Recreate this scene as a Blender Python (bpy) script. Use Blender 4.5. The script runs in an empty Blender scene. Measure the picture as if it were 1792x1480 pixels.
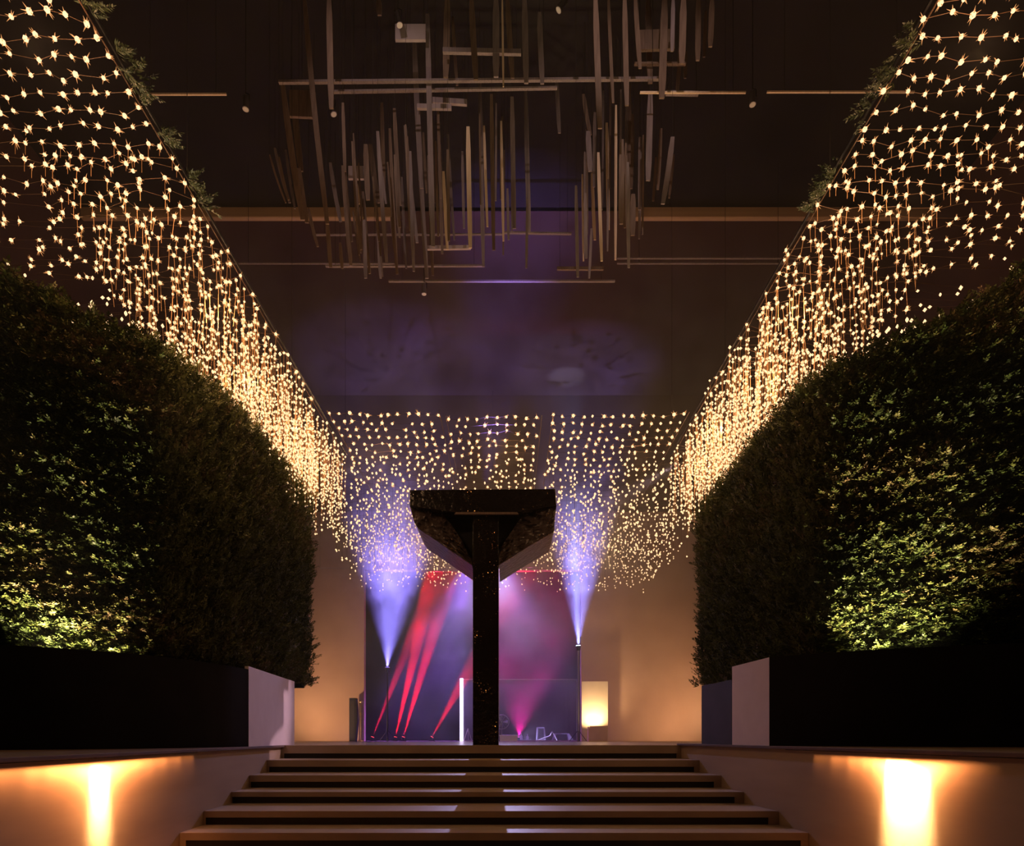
import bpy, bmesh, math, random
import numpy as np
from mathutils import Vector, Matrix

# ------------------------------------------------------------------ camera, world, exposure
F = 1100.0          # focal length in pixels of the 1792 wide frame
VX, VY = 890.0, 1290.0
ZC = 0.12           # eye height above the platform (platform top is z = 0)
sc = bpy.context.scene
COL = sc.collection
cd = bpy.data.cameras.new('camera')
cam = bpy.data.objects.new('camera', cd); COL.objects.link(cam)
cam.location = (0, 0, ZC); cam.rotation_euler = (math.pi/2, 0, 0)
cd.sensor_fit = 'HORIZONTAL'; cd.sensor_width = 36.0; cd.lens = 36.0*F/1792.0
cd.shift_x = (896.0-VX)/1792.0; cd.shift_y = (VY-740.0)/1792.0
cd.clip_start = 0.05; cd.clip_end = 200
sc.camera = cam
w = bpy.data.worlds.new('world'); sc.world = w; w.use_nodes = True
w.node_tree.nodes['Background'].inputs[0].default_value = (0.06, 0.04, 0.05, 1)
w.node_tree.nodes['Background'].inputs[1].default_value = 0.012
sc.view_settings.view_transform = 'Standard'; sc.view_settings.look = 'None'
sc.view_settings.exposure = 0.0; sc.view_settings.gamma = 1.0
sc.view_settings.use_curve_mapping = False
cy = sc.cycles
cy.use_denoising = True; cy.use_adaptive_sampling = True; cy.adaptive_threshold = 0.02
cy.max_bounces = 5; cy.diffuse_bounces = 2; cy.glossy_bounces = 3; cy.transmission_bounces = 4
cy.volume_bounces = 0; cy.transparent_max_bounces = 8
cy.sample_clamp_indirect = 1.5; cy.sample_clamp_direct = 0
cy.caustics_reflective = False; cy.caustics_refractive = False
cy.volume_step_rate = 2.0; cy.volume_max_steps = 96

def P(px, py, d):
    return Vector(((px-VX)*d/F, d, ZC + (VY-py)*d/F))

R = random.Random(7)
NR = np.random.RandomState(11)

def aim(o, to):
    o.rotation_euler = (Vector(to)-o.location).to_track_quat('-Z', 'Y').to_euler()

def lamp(kind, name, loc, energy, color, to=None, parent=None, **kw):
    l = bpy.data.lights.new(name, kind); l.energy = energy; l.color = color
    for k, v in kw.items(): setattr(l, k, v)
    o = bpy.data.objects.new(name, l); COL.objects.link(o)
    o.location = loc
    if to is not None: aim(o, to)
    if parent is not None:
        o.parent = parent
        bpy.context.view_layer.update()
        o.matrix_parent_inverse = parent.matrix_world.inverted()
    return o

WARM = (1.0, 0.53, 0.25)
# the light of the fairy light nets, carried by a few of their bulbs
for sx in (-1, 1):
    for i, y in enumerate((4.6, 6.0, 7.4, 8.8, 10.2, 11.6)):
        lamp('POINT', 'net_bulb_light', (sx*(3.45+0.25*(i % 2)), y, 5.15), 34.0, WARM, shadow_soft_size=0.03)
for x in (-2.4, 0.0, 2.4):
    for y in (11.6, 14.2, 16.8):
        lamp('POINT', 'net_bulb_light', (x, y, 5.3), 20.0, WARM, shadow_soft_size=0.03)

# ------------------------------------------------------------------ materials
MATS = {}
def mat(name, col, rough=0.6, metal=0.0, spec=0.5, emit=None, es=0.0):
    m = bpy.data.materials.new(name); m.use_nodes = True
    b = m.node_tree.nodes['Principled BSDF']
    b.inputs['Base Color'].default_value = (*col, 1)
    b.inputs['Roughness'].default_value = rough
    b.inputs['Metallic'].default_value = metal
    b.inputs['Specular IOR Level'].default_value = spec
    if emit:
        b.inputs['Emission Color'].default_value = (*emit, 1)
        b.inputs['Emission Strength'].default_value = es
    MATS[name] = m
    return m

def noise_mat(name, c1, c2, scale=4, rough=0.6, metal=0.0, spec=0.5, bump=0.0, bscale=None, stretch=(1,1,1), detail=6, lo=0.35, hi=0.65):
    m = mat(name, c1, rough, metal, spec)
    nt = m.node_tree; n = nt.nodes; L = nt.links
    b = n['Principled BSDF']
    tc = n.new('ShaderNodeTexCoord'); mp = n.new('ShaderNodeMapping'); mp.inputs['Scale'].default_value = stretch
    L.new(tc.outputs['Object'], mp.inputs[0])
    no = n.new('ShaderNodeTexNoise'); no.inputs['Scale'].default_value = scale; no.inputs['Detail'].default_value = detail
    L.new(mp.outputs[0], no.inputs['Vector'])
    cr = n.new('ShaderNodeValToRGB'); e = cr.color_ramp.elements
    e[0].position = lo; e[1].position = hi; e[0].color = (*c1, 1); e[1].color = (*c2, 1)
    L.new(no.outputs['Fac'], cr.inputs[0]); L.new(cr.outputs[0], b.inputs['Base Color'])
    if bump:
        n2 = n.new('ShaderNodeTexNoise'); n2.inputs['Scale'].default_value = bscale or scale*4; n2.inputs['Detail'].default_value = 6
        L.new(mp.outputs[0], n2.inputs['Vector'])
        bp = n.new('ShaderNodeBump'); bp.inputs['Strength'].default_value = bump; bp.inputs['Distance'].default_value = 0.02
        L.new(n2.outputs['Fac'], bp.inputs['Height']); L.new(bp.outputs[0], b.inputs['Normal'])
    return m

noise_mat('plaster', (0.46,0.30,0.22), (0.52,0.35,0.26), 1.2, 0.85, bump=0.15, bscale=14)
noise_mat('dark_wall_brown', (0.060,0.028,0.020), (0.072,0.034,0.025), 0.8, 0.8)
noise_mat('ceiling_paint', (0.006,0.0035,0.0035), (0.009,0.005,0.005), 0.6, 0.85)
noise_mat('stone', (0.40,0.29,0.21), (0.47,0.35,0.26), 1.5, 0.55, bump=0.025, bscale=14, stretch=(1,0.35,2.4))
noise_mat('step_stone', (0.40,0.30,0.22), (0.47,0.36,0.27), 2.0, 0.34, bump=0.05, bscale=18)
noise_mat('platform_stone', (0.30,0.25,0.22), (0.36,0.30,0.26), 1.4, 0.22, bump=0.03, bscale=8)
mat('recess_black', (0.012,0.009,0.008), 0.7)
noise_mat('planter_black', (0.006,0.005,0.005), (0.009,0.008,0.008), 3, 0.75, spec=0.15)
noise_mat('planter_white', (0.80,0.66,0.70), (0.84,0.70,0.74), 6, 0.6, bump=0.05)
noise_mat('planter_slate', (0.024,0.019,0.022), (0.034,0.027,0.031), 3, 0.7)
noise_mat('ledge_stone', (0.10,0.055,0.035), (0.14,0.08,0.05), 3, 0.7)
noise_mat('beam_paint', (0.50,0.33,0.20), (0.62,0.42,0.27), 1.2, 0.6, stretch=(0.15,6,6))
noise_mat('slat_brown', (0.16,0.11,0.085), (0.23,0.165,0.13), 8, 0.55, stretch=(6,6,0.5))
noise_mat('slat_pale', (0.80,0.62,0.46), (0.90,0.74,0.58), 8, 0.5, stretch=(6,6,0.5))
noise_mat('slat_grey', (0.22,0.18,0.19), (0.30,0.25,0.26), 8, 0.5, stretch=(6,6,0.5))
noise_mat('plate_lilac', (0.45,0.38,0.42), (0.52,0.45,0.5), 5, 0.5)
mat('dark_metal', (0.03,0.028,0.03), 0.4, 0.8)
mat('steel', (0.55,0.52,0.55), 0.3, 1.0)
mat('brass', (0.75,0.52,0.25), 0.28, 1.0)
mat('cord', (0.02,0.015,0.012), 0.8)
mat('copper_wire', (0.75,0.42,0.20), 0.45)
mat('wire', (0.10,0.05,0.025), 0.6)
noise_mat('drape', (0.016,0.010,0.016), (0.026,0.016,0.024), 1, 0.9)
mat('equipment_grey', (0.30,0.30,0.36), 0.5)
mat('equipment_dark', (0.010,0.010,0.012), 0.6, spec=0.2)
mat('table_white', (0.8,0.8,0.82), 0.5)
noise_mat('cardboard', (0.78,0.52,0.30), (0.84,0.58,0.35), 5, 0.7)
noise_mat('panel_cream', (0.62,0.50,0.38), (0.66,0.54,0.42), 4, 0.7)
mat('tube_white', (0.9,0.9,0.95), 0.4, emit=(0.80,0.70,1.0), es=2.2)
mat('lens_blue', (0.7,0.8,1.0), 0.3, emit=(0.62,0.80,1.0), es=14)
mat('lens_red', (0.8,0.1,0.1), 0.3, emit=(1.0,0.05,0.05), es=2)
mat('lens_violet', (0.5,0.3,0.9), 0.3, emit=(0.45,0.3,1.0), es=1.5)
mat('lens_warm', (1,0.8,0.5), 0.3, emit=(1.0,0.7,0.35), es=3)
mat('lens_pink', (1,0.3,0.7), 0.3, emit=(1.0,0.10,0.55), es=5)
m = mat('bulb_core', (0.03,0.02,0.01), 0.6, emit=(1.0,0.61,0.31), es=1.8); m.cycles.emission_sampling = 'NONE'
m = mat('bulb_flare', (0.03,0.02,0.01), 0.6, emit=(1.0,0.42,0.14), es=0.9); m.cycles.emission_sampling = 'NONE'

def glass_mat():
    m = bpy.data.materials.new('screen_glass'); m.use_nodes = True; nt = m.node_tree; n = nt.nodes
    n.clear(); out = n.new('ShaderNodeOutputMaterial'); t = n.new('ShaderNodeBsdfTransparent'); g = n.new('ShaderNodeBsdfGlossy')
    d = n.new('ShaderNodeBsdfDiffuse'); d.inputs[0].default_value = (0.5,0.45,0.6,1)
    t.inputs[0].default_value = (0.92,0.90,0.98,1); g.inputs['Roughness'].default_value = 0.08
    a = n.new('ShaderNodeMixShader'); a.inputs[0].default_value = 0.06
    b = n.new('ShaderNodeMixShader'); b.inputs[0].default_value = 0.10
    nt.links.new(t.outputs[0], a.inputs[1]); nt.links.new(g.outputs[0], a.inputs[2])
    nt.links.new(a.outputs[0], b.inputs[1]); nt.links.new(d.outputs[0], b.inputs[2])
    nt.links.new(b.outputs[0], out.inputs[0]); MATS['screen_glass'] = m
glass_mat()

def foil_mat(name, speck, thr, bump):
    # black wrap with gold glitter flecks
    m = mat(name, (0.012,0.009,0.009), 0.16, 0.0, 0.7)
    nt = m.node_tree; n = nt.nodes; L = nt.links; b = n['Principled BSDF']
    tc = n.new('ShaderNodeTexCoord')
    v = n.new('ShaderNodeTexVoronoi'); v.inputs['Scale'].default_value = speck; v.inputs['Randomness'].default_value = 1
    L.new(tc.outputs['Object'], v.inputs['Vector'])
    nz = n.new('ShaderNodeTexNoise'); nz.inputs['Scale'].default_value = 3.0; L.new(tc.outputs['Object'], nz.inputs['Vector'])
    mr = n.new('ShaderNodeMapRange'); mr.inputs[1].default_value = 0.42; mr.inputs[2].default_value = 0.7
    mr.inputs[3].default_value = 0.0; mr.inputs[4].default_value = thr
    L.new(nz.outputs['Fac'], mr.inputs[0])
    lt = n.new('ShaderNodeMath'); lt.operation = 'LESS_THAN'; L.new(v.outputs['Distance'], lt.inputs[0]); L.new(mr.outputs[0], lt.inputs[1])
    mx = n.new('ShaderNodeMix'); mx.data_type = 'RGBA'; mx.inputs[6].default_value = (0.012,0.009,0.009,1); mx.inputs[7].default_value = (0.85,0.55,0.25,1)
    L.new(lt.outputs[0], mx.inputs[0]); L.new(mx.outputs[2], b.inputs['Base Color']); L.new(lt.outputs[0], b.inputs['Metallic'])
    n2 = n.new('ShaderNodeTexNoise'); n2.inputs['Scale'].default_value = 9; n2.inputs['Detail'].default_value = 5; L.new(tc.outputs['Object'], n2.inputs['Vector'])
    bp = n.new('ShaderNodeBump'); bp.inputs['Strength'].default_value = bump; bp.inputs['Distance'].default_value = 0.03
    L.new(n2.outputs['Fac'], bp.inputs['Height'])
    sb = n.new('ShaderNodeVectorMath'); sb.operation = 'SUBTRACT'; sb.inputs[1].default_value = (0.5,0.5,0.5); L.new(v.outputs['Color'], sb.inputs[0])
    am = n.new('ShaderNodeMath'); am.operation = 'MULTIPLY_ADD'; am.inputs[1].default_value = 1.1; am.inputs[2].default_value = 0.10; L.new(lt.outputs[0], am.inputs[0])
    scl = n.new('ShaderNodeVectorMath'); scl.operation = 'SCALE'; L.new(sb.outputs[0], scl.inputs[0]); L.new(am.outputs[0], scl.inputs['Scale'])
    ad = n.new('ShaderNodeVectorMath'); ad.operation = 'ADD'; L.new(bp.outputs[0], ad.inputs[0]); L.new(scl.outputs[0], ad.inputs[1])
    nm = n.new('ShaderNodeVectorMath'); nm.operation = 'NORMALIZE'; L.new(ad.outputs[0], nm.inputs[0]); L.new(nm.outputs[0], b.inputs['Normal'])
foil_mat('glitter_wrap', 30, 0.34, 0.7)
foil_mat('crinkled_foil', 22, 0.30, 1.0)
b_ = MATS['crinkled_foil'].node_tree.nodes; b_['Principled BSDF'].inputs['Roughness'].default_value = 0.3
for q_ in b_:
    if q_.type == 'MIX': q_.inputs[6].default_value = (0.07,0.05,0.045,1)

def leaf_mat(name, cols):
    m = mat(name, cols[0], 0.5, 0, 0.35)
    nt = m.node_tree; n = nt.nodes; L = nt.links; b = n['Principled BSDF']
    at = n.new('ShaderNodeAttribute'); at.attribute_name = 'tint'
    cr = n.new('ShaderNodeValToRGB'); e = cr.color_ramp.elements
    e[0].color = (*cols[0],1); e[1].color = (*cols[-1],1)
    for i, c in enumerate(cols[1:-1]):
        k = cr.color_ramp.elements.new((i+1)/(len(cols)-1)); k.color = (*c,1)
    L.new(at.outputs['Fac'], cr.inputs[0]); L.new(cr.outputs[0], b.inputs['Base Color'])
    return m
leaf_mat('leaf', [(0.030,0.045,0.015),(0.055,0.085,0.02),(0.11,0.13,0.035),(0.17,0.14,0.055),(0.20,0.13,0.08)])
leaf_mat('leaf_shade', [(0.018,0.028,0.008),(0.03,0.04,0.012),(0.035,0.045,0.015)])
leaf_mat('leaf_dark', [(0.06,0.075,0.025),(0.10,0.12,0.035),(0.14,0.15,0.05),(0.15,0.11,0.06)])
mat('hedge_core', (0.012,0.014,0.007), 0.9, 0, 0.1)

# ------------------------------------------------------------------ mesh helpers
class MB:
    def __init__(s): s.v = []; s.f = []; s.mi = []
    def add(s, vs, fs, mi=0):
        o = len(s.v); s.v += [tuple(v) for v in vs]; s.f += [tuple(i+o for i in f) for f in fs]; s.mi += [mi]*len(fs); return s
    def box(s, x0, x1, y0, y1, z0, z1, mi=0):
        v = [(x0,y0,z0),(x1,y0,z0),(x1,y1,z0),(x0,y1,z0),(x0,y0,z1),(x1,y0,z1),(x1,y1,z1),(x0,y1,z1)]
        return s.add(v, [(0,3,2,1),(4,5,6,7),(0,1,5,4),(1,2,6,5),(2,3,7,6),(3,0,4,7)], mi)
    def prism(s, poly, z0, z1, mi=0):         # poly: list of (x, y)
        n = len(poly)
        a = sum(poly[i][0]*poly[(i+1)%n][1]-poly[(i+1)%n][0]*poly[i][1] for i in range(n))
        if a < 0: poly = poly[::-1]
        v = [(x,y,z0) for x,y in poly]+[(x,y,z1) for x,y in poly]
        return s.add(v, [tuple(range(n-1,-1,-1)), tuple(range(n,2*n))]+[(i,(i+1)%n,(i+1)%n+n,i+n) for i in range(n)], mi)
    def prismy(s, poly, y0, y1, mi=0):        # poly: list of (x, z)
        n = len(poly)
        a = sum(poly[i][0]*poly[(i+1)%n][1]-poly[(i+1)%n][0]*poly[i][1] for i in range(n))
        if a < 0: poly = poly[::-1]
        v = [(x,y0,z) for x,z in poly]+[(x,y1,z) for x,z in poly]
        return s.add(v, [tuple(range(n)), tuple(range(2*n-1,n-1,-1))]+[(i,i+n,(i+1)%n+n,(i+1)%n) for i in range(n)], mi)
    def tube(s, pts, r, n=8, mi=0, cap=True):
        pts = [Vector(p) for p in pts]; rs = r if isinstance(r,(list,tuple)) else [r]*len(pts)
        vs = []; fs = []
        for i, p in enumerate(pts):
            t = (pts[min(i+1,len(pts)-1)]-pts[max(i-1,0)]).normalized()
            a = t.orthogonal().normalized() if i == 0 else (a - t*a.dot(t)).normalized()
            b = t.cross(a)
            for k in range(n):
                an = 2*math.pi*k/n
                vs.append(p+(a*math.cos(an)+b*math.sin(an))*rs[i])
        for i in range(len(pts)-1):
            for k in range(n):
                k2 = (k+1)%n; fs.append((i*n+k, i*n+k2, (i+1)*n+k2, (i+1)*n+k))
        if cap: fs += [tuple(range(n-1,-1,-1)), tuple(range((len(pts)-1)*n, len(pts)*n))]
        return s.add(vs, fs, mi)
    def bar(s, p0, p1, wx, wy, mi=0):          # flat slat between two points, wx wide (x), wy deep (y)
        p0 = Vector(p0); p1 = Vector(p1)
        vs = []
        for p in (p0, p1):
            for a, b in ((-1,-1),(1,-1),(1,1),(-1,1)): vs.append(p+Vector((a*wx/2, b*wy/2, 0)))
        return s.add(vs, [(0,3,2,1),(4,5,6,7),(0,1,5,4),(1,2,6,5),(2,3,7,6),(3,0,4,7)], mi)
    def build(s, name, mats, parent=None, bevel=0, smooth=False, origin=None):
        me = bpy.data.meshes.new(name)
        vs = s.v
        if origin is not None: vs = [(v[0]-origin[0], v[1]-origin[1], v[2]-origin[2]) for v in vs]
        me.from_pydata(vs, [], s.f); me.update()
        for mm in (mats if isinstance(mats,(list,tuple)) else [mats]): me.materials.append(MATS[mm])
        me.polygons.foreach_set('material_index', s.mi)
        if smooth: me.polygons.foreach_set('use_smooth', [True]*len(me.polygons))
        o = bpy.data.objects.new(name, me); COL.objects.link(o)
        if origin is not None: o.location = origin
        if parent is not None:
            o.parent = parent; o.matrix_parent_inverse = Matrix.Translation(-Vector(parent.location))
        if bevel:
            b = o.modifiers.new('bevel','BEVEL'); b.width = bevel; b.segments = 2; b.limit_method = 'ANGLE'
        return o

def np_mesh(name, V, Fq, mats, parent=None, tint=None, mi=None):
    me = bpy.data.meshes.new(name)
    k = Fq.shape[1]
    me.vertices.add(len(V)); me.vertices.foreach_set('co', V.astype(np.float32).ravel())
    me.loops.add(Fq.size); me.loops.foreach_set('vertex_index', Fq.astype(np.int32).ravel())
    me.polygons.add(len(Fq)); me.polygons.foreach_set('loop_start', (np.arange(len(Fq))*k).astype(np.int32))
    for mm in (mats if isinstance(mats,(list,tuple)) else [mats]): me.materials.append(MATS[mm])
    if mi is not None: me.polygons.foreach_set('material_index', mi.astype(np.int32))
    me.update(calc_edges=True)
    if tint is not None:
        a = me.attributes.new('tint','FLOAT','POINT'); a.data.foreach_set('value', tint.astype(np.float32))
    o = bpy.data.objects.new(name, me); COL.objects.link(o)
    if parent is not None:
        o.parent = parent; o.matrix_parent_inverse = Matrix.Translation(-Vector(parent.location))
    return o

def tag(o, label=None, cat=None, group=None, kind=None):
    if label: o['label'] = label
    if cat: o['category'] = cat
    if group: o['group'] = group
    if kind: o['kind'] = kind
    return o
def empty(name, loc, label, cat, group=None):
    o = bpy.data.objects.new(name, None); COL.objects.link(o); o.location = loc; o.empty_display_size = 0.1
    return tag(o, label, cat, group)
def struct(name, mb, m, label=None, **k):
    return tag(mb.build(name, m, **k), label, None, None, 'structure')

# ------------------------------------------------------------------ hall shell
GZ = -1.12          # level of the hall floor in front of the steps
FACE = [9.63, 8.87, 8.14, 7.50, 6.70, 6.13, 5.45]
BOT = [0.20, 0.37, 0.53, 0.665, 0.81, 0.96, 1.12]
LX = lambda d: -2.75-0.075*d       # face of the left stair wall
RX = lambda d: 3.45-0.085*d        # face of the right stair wall
CEIL = 11.0; BACK = 20.0
struct('floor', MB().box(-9, 9, -4, 9.7, GZ-0.2, GZ), 'step_stone', 'brown stone floor at the foot of the steps')
struct('platform_floor', MB().box(-9, 9, 9.63, 27.2, GZ-0.2, 0.0), 'platform_stone', 'stone platform above the steps')
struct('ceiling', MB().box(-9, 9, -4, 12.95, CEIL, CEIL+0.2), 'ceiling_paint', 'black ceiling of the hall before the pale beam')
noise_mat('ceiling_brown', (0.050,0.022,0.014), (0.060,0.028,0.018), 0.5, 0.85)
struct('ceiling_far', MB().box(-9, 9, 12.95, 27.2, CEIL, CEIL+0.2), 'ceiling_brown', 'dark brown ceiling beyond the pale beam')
struct('wall_left', MB().box(-9, -8.8, -4, 20, GZ, CEIL), 'dark_wall_brown', 'dark side wall behind the left hedge')
struct('wall_right', MB().box(8.8, 9, -4, 20, GZ, CEIL), 'dark_wall_brown', 'dark side wall behind the right hedge')
struct('wall_front', MB().box(-9, 9, -4.2, -4, GZ, CEIL), 'dark_wall_brown', 'dark wall at the near end of the hall')
OX0, OX1, OZ = (637-VX)*BACK/F, (1017-VX)*BACK/F, 5.45
bw = MB().box(-8.8, OX0, BACK, BACK+0.25, 0, 7.3).box(OX1, 8.8, BACK, BACK+0.25, 0, 7.3).box(OX0, OX1, BACK, BACK+0.25, OZ, 7.3)
struct('wall_back', bw, 'plaster', 'tan plastered back wall with the wide stage opening')
struct('wall_stage', MB().box(-7, 5, 27, 27.2, 0, 8).box(-7.2,-7,BACK+.25,27.2,0,8).box(5,5.2,BACK+.25,27.2,0,8).box(-7.2,5.2,BACK+.25,27.2,8,8.2), 'drape', 'black draped room behind the stage opening')

struct('wall_back_upper', MB().box(-8.8, 8.8, BACK, BACK+0.25, 7.3, CEIL), 'dark_wall_brown', 'upper part of the back wall, darkened in colour for the dimmer light there')  # dark colour stands for light falling off up the tan wall
# side plinths with their stone stair walls
def plinth(side):
    s = -1 if side == 'left' else 1
    fx = LX if s < 0 else RX
    t = 0.0 if s < 0 else 0.027
    root = empty('stair_side_wall', (s*4.5, 5, GZ),
                 'tan stone side wall %s of the steps with a downlight column' % side, 'wall')
    root['kind'] = 'structure'
    MB().prism([(fx(0.5),0.5),(fx(9.63),9.63),(s*8.8,9.63),(s*8.8,0.5)], GZ, t-0.03).build('wall_block', 'stone', root)
    # ledge over the wall with a fine shadow lip
    o = 0.05*(-s)
    MB().prism([(fx(0.4)+o,0.4),(fx(9.64)+o,9.64),(s*8.8,9.64),(s*8.8,0.4)], t-0.03, t).build('ledge', 'ledge_stone', root, bevel=0.004)
plinth('left'); plinth('right')

# steps: a pale slab with a near-flush black strip beneath, painting the gap's shadow
DL = [-3.43,-3.38,-3.34,-3.30,-3.23,-3.15,-3.10]
DRx = [2.565,2.62,2.66,2.70,2.77,2.85,2.92]
WORDS = ['topmost pale stone step under the platform edge','second pale stone step from the top','third pale stone step from the top',
         'fourth pale stone step from the top','fifth pale stone step from the top, with a light patch','sixth pale stone step from the top','lowest stone step, at the bottom edge of the photo']
for k in range(7):
    d = FACE[k]; zt = 0.0 if k == 0 else -BOT[k-1]; zb = -BOT[k]
    back = 9.62 if k == 0 else FACE[k-1]
    if k == 0: back = 9.9
    root = empty('stair_step', (0, d, zb), WORDS[k], 'step', 'steps up to the platform')
    f0, f1 = (d-0.03, d-0.001) if k == 0 else (d, back)
    L0, L1, R0, R1 = LX(f0)+0.002, LX(f1)+0.002, RX(f0)-0.002, RX(f1)-0.002
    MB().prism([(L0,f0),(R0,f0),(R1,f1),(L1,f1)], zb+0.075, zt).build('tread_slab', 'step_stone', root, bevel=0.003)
    MB().box(DL[k], DRx[k], f0+0.008, f1, zb, zb+0.075).build('gap_shadow', 'recess_black', root)
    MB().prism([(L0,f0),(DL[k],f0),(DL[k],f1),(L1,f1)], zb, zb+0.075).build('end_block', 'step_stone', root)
    MB().prism([(DRx[k],f0),(R0,f0),(R1,f1),(DRx[k],f1)], zb, zb+0.075).build('end_block', 'step_stone', root)

# recessed downlights in the ledges
def strip_light(name, c, to, along, pw, col, length, width, spread, root):
    l = bpy.data.lights.new(name, 'AREA'); l.energy = pw; l.color = col; l.shape = 'RECTANGLE'; l.size = length; l.size_y = width; l.spread = math.radians(spread)
    o = bpy.data.objects.new(name, l); COL.objects.link(o)
    zax = -(Vector(to)-Vector(c)).normalized(); xax = Vector(along).normalized(); xax = (xax-zax*xax.dot(zax)).normalized(); yax = zax.cross(xax)
    o.matrix_world = Matrix.Translation(c) @ Matrix((xax,yax,zax)).transposed().to_4x4()
    if root is not None: o.parent = root; o.matrix_parent_inverse = Matrix.Translation(-Vector(root.location))
    return o
for s, d, wd, pw in ((-1, 4.78, 0.24, 9.0), (1, 4.80, 0.46, 26.0)):
    fx = LX if s < 0 else RX; t = 0.0 if s < 0 else 0.027
    x = fx(d) - s*0.025; sl = -0.075 if s < 0 else -0.085
    along = (sl, 1, 0); z = t-0.037
    side = 'left' if s < 0 else 'right'
    root = empty('wall_downlight', (x, d, z), 'bright recessed downlight under the ledge of the %s stair wall' % side, 'light', None)
    MB().prism([(fx(d-wd/2)-s*0.003,d-wd/2),(fx(d+wd/2)-s*0.003,d+wd/2),(fx(d+wd/2)-s*0.045,d+wd/2),(fx(d-wd/2)-s*0.045,d-wd/2)], z+0.001, z+0.006).build('housing', 'dark_metal', root)
    strip_light('narrow_beam', (x, d, z), (x+s*0.07, d, z-1.2), along, pw*1.9, (1.0,0.64,0.28), wd, 0.03, 24, root)
    root = empty('halo_strip', (x, d, z), 'added amber strip under the ledge of the %s stair wall, widening the downlight halo' % side, 'light', None)  # added lamps that spread a soft halo around the downlight
    for q0, q1 in ((d-1.70, d-wd/2-0.01), (d+wd/2+0.01, d+1.70)):
        MB().prism([(fx(q0)-s*0.003,q0),(fx(q1)-s*0.003,q1),(fx(q1)-s*0.035,q1),(fx(q0)-s*0.035,q0)], z+0.001, z+0.006).build('channel', 'dark_metal', root)
    A0, A1 = (1.0,0.48,0.17), (1.0,0.37,0.115)
    for mult, ln_, sp, cc in (((1.7,1.7,36,A0),(2.5,1.9,44,A0),(3.6,2.1,52,A1),(5.0,2.1,60,A1),(6.8,1.9,66,A1),(9.0,1.5,72,A1),(11.5,1.0,78,A1),(14.0,0.8,80,A1)) if s < 0 else
                              ((1.3,2.8,36,A0),(1.7,2.2,44,A0),(2.3,1.8,52,A1),(3.1,1.6,60,A1),(4.2,0.9,66,A1),(5.4,0.6,72,A1))):
        strip_light('soft_beam', (x, d, z-0.0004*mult), (x+s*0.06, d, z-1.2), along, ln_*2.1, cc, wd*mult, 0.02, sp, root)

# ------------------------------------------------------------------ planters
def wall_strip(path, z0, z1, th, s):
    """vertical panel following path (list of (x,y)), th thick, outward side s"""
    n = len(path); outer = []
    for i in range(n):
        a = Vector(path[max(i-1,0)]); b = Vector(path[min(i+1,n-1)]); t = (b-a).normalized()
        nrm = Vector((-t.y, t.x)); 
        if nrm.x*s < 0: nrm = -nrm
        outer.append(Vector(path[i])+nrm*th)
    mb = MB()
    v = [(p[0],p[1],z0) for p in path]+[(p[0],p[1],z1) for p in path]+[(p.x,p.y,z0) for p in outer]+[(p.x,p.y,z1) for p in outer]
    f = []
    for i in range(n-1):
        f += [(i,i+1,n+i+1,n+i),(2*n+i+1,2*n+i,3*n+i,3*n+i+1),(n+i,n+i+1,3*n+i+1,3*n+i),(i+1,i,2*n+i,2*n+i+1)]
    f += [(0,n,3*n,2*n),(n-1,2*n-1+2*n,4*n-1,2*n-1)] if False else [(0,n,3*n,2*n),(n-1,3*n-1,4*n-1,2*n-1)]
    return mb.add(v, f)
def smooth_path(pts, n=8):
    out = []
    pts = [Vector(p) for p in pts]
    for i in range(len(pts)-1):
        p0 = pts[max(i-1,0)]; p1 = pts[i]; p2 = pts[i+1]; p3 = pts[min(i+2,len(pts)-1)]
        for k in range(n):
            t = k/n
            out.append(0.5*((2*p1)+(p2-p0)*t+(2*p0-5*p1+4*p2-p3)*t*t+(3*p1-p0-3*p2+p3)*t**3))
    out.append(pts[-1]); return [(q.x,q.y) for q in out]

LP = [(LX(8.12),8.12),(-3.55,7.35),(-3.92,6.68),(-4.36,6.25),(-4.84,5.98),(-5.6,5.72),(-7.2,5.45)]
RP = [(RX(6.9),6.9),(3.28,6.56),(3.72,6.30),(4.2,6.08),(4.81,5.87),(5.6,5.66),(7.2,5.42)]
def planter(side):
    s = -1 if side == 'left' else 1
    path = smooth_path(LP if s < 0 else RP)
    t = 0.0 if s < 0 else 0.027
    root = empty('planter', (s*4.5, 6.2, t), 'long curved matt black planter %s of the steps with a pale end panel' % side, 'planter')
    o = wall_strip(path, t+0.001, 1.0, 0.06, s).build('front_wall', 'planter_black', root)
    if s < 0:
        q = wall_strip([(LX(8.125),8.125),(LX(10.35),10.35)], 0.001, 1.04, 0.05, s).build('end_panel','planter_white',root)
    else:
        q = wall_strip([(RX(7.83),7.83),(RX(6.905),6.905)], 0.028, 1.0, 0.05, s).build('end_panel','planter_white',root)
        r2 = empty('low_planter', (RX(8.3),8.3,0.028), 'low slate grey planter behind the pale end panel right of the steps', 'planter')
        wall_strip([(RX(8.8),8.8),(RX(7.84),7.84)], 0.028, 0.84, 0.05, s).build('front_wall','planter_slate',r2)
        MB().box(RX(8.8)+0.051,RX(8.8)+0.7,8.75,8.8,0.028,0.84).build('back_wall','planter_slate',r2)
    q['label'] = 'pale lilac grey end panel'
    a, b = ((-4.9,-3.98),(8.2,11.2)) if s < 0 else ((3.62,4.6),(7.3,11.2))
    MB().box(a[0],a[1],b[0],b[1],0.001 if s < 0 else 0.028,0.98).build('trough','planter_slate',root)
planter('left'); planter('right')

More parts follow.
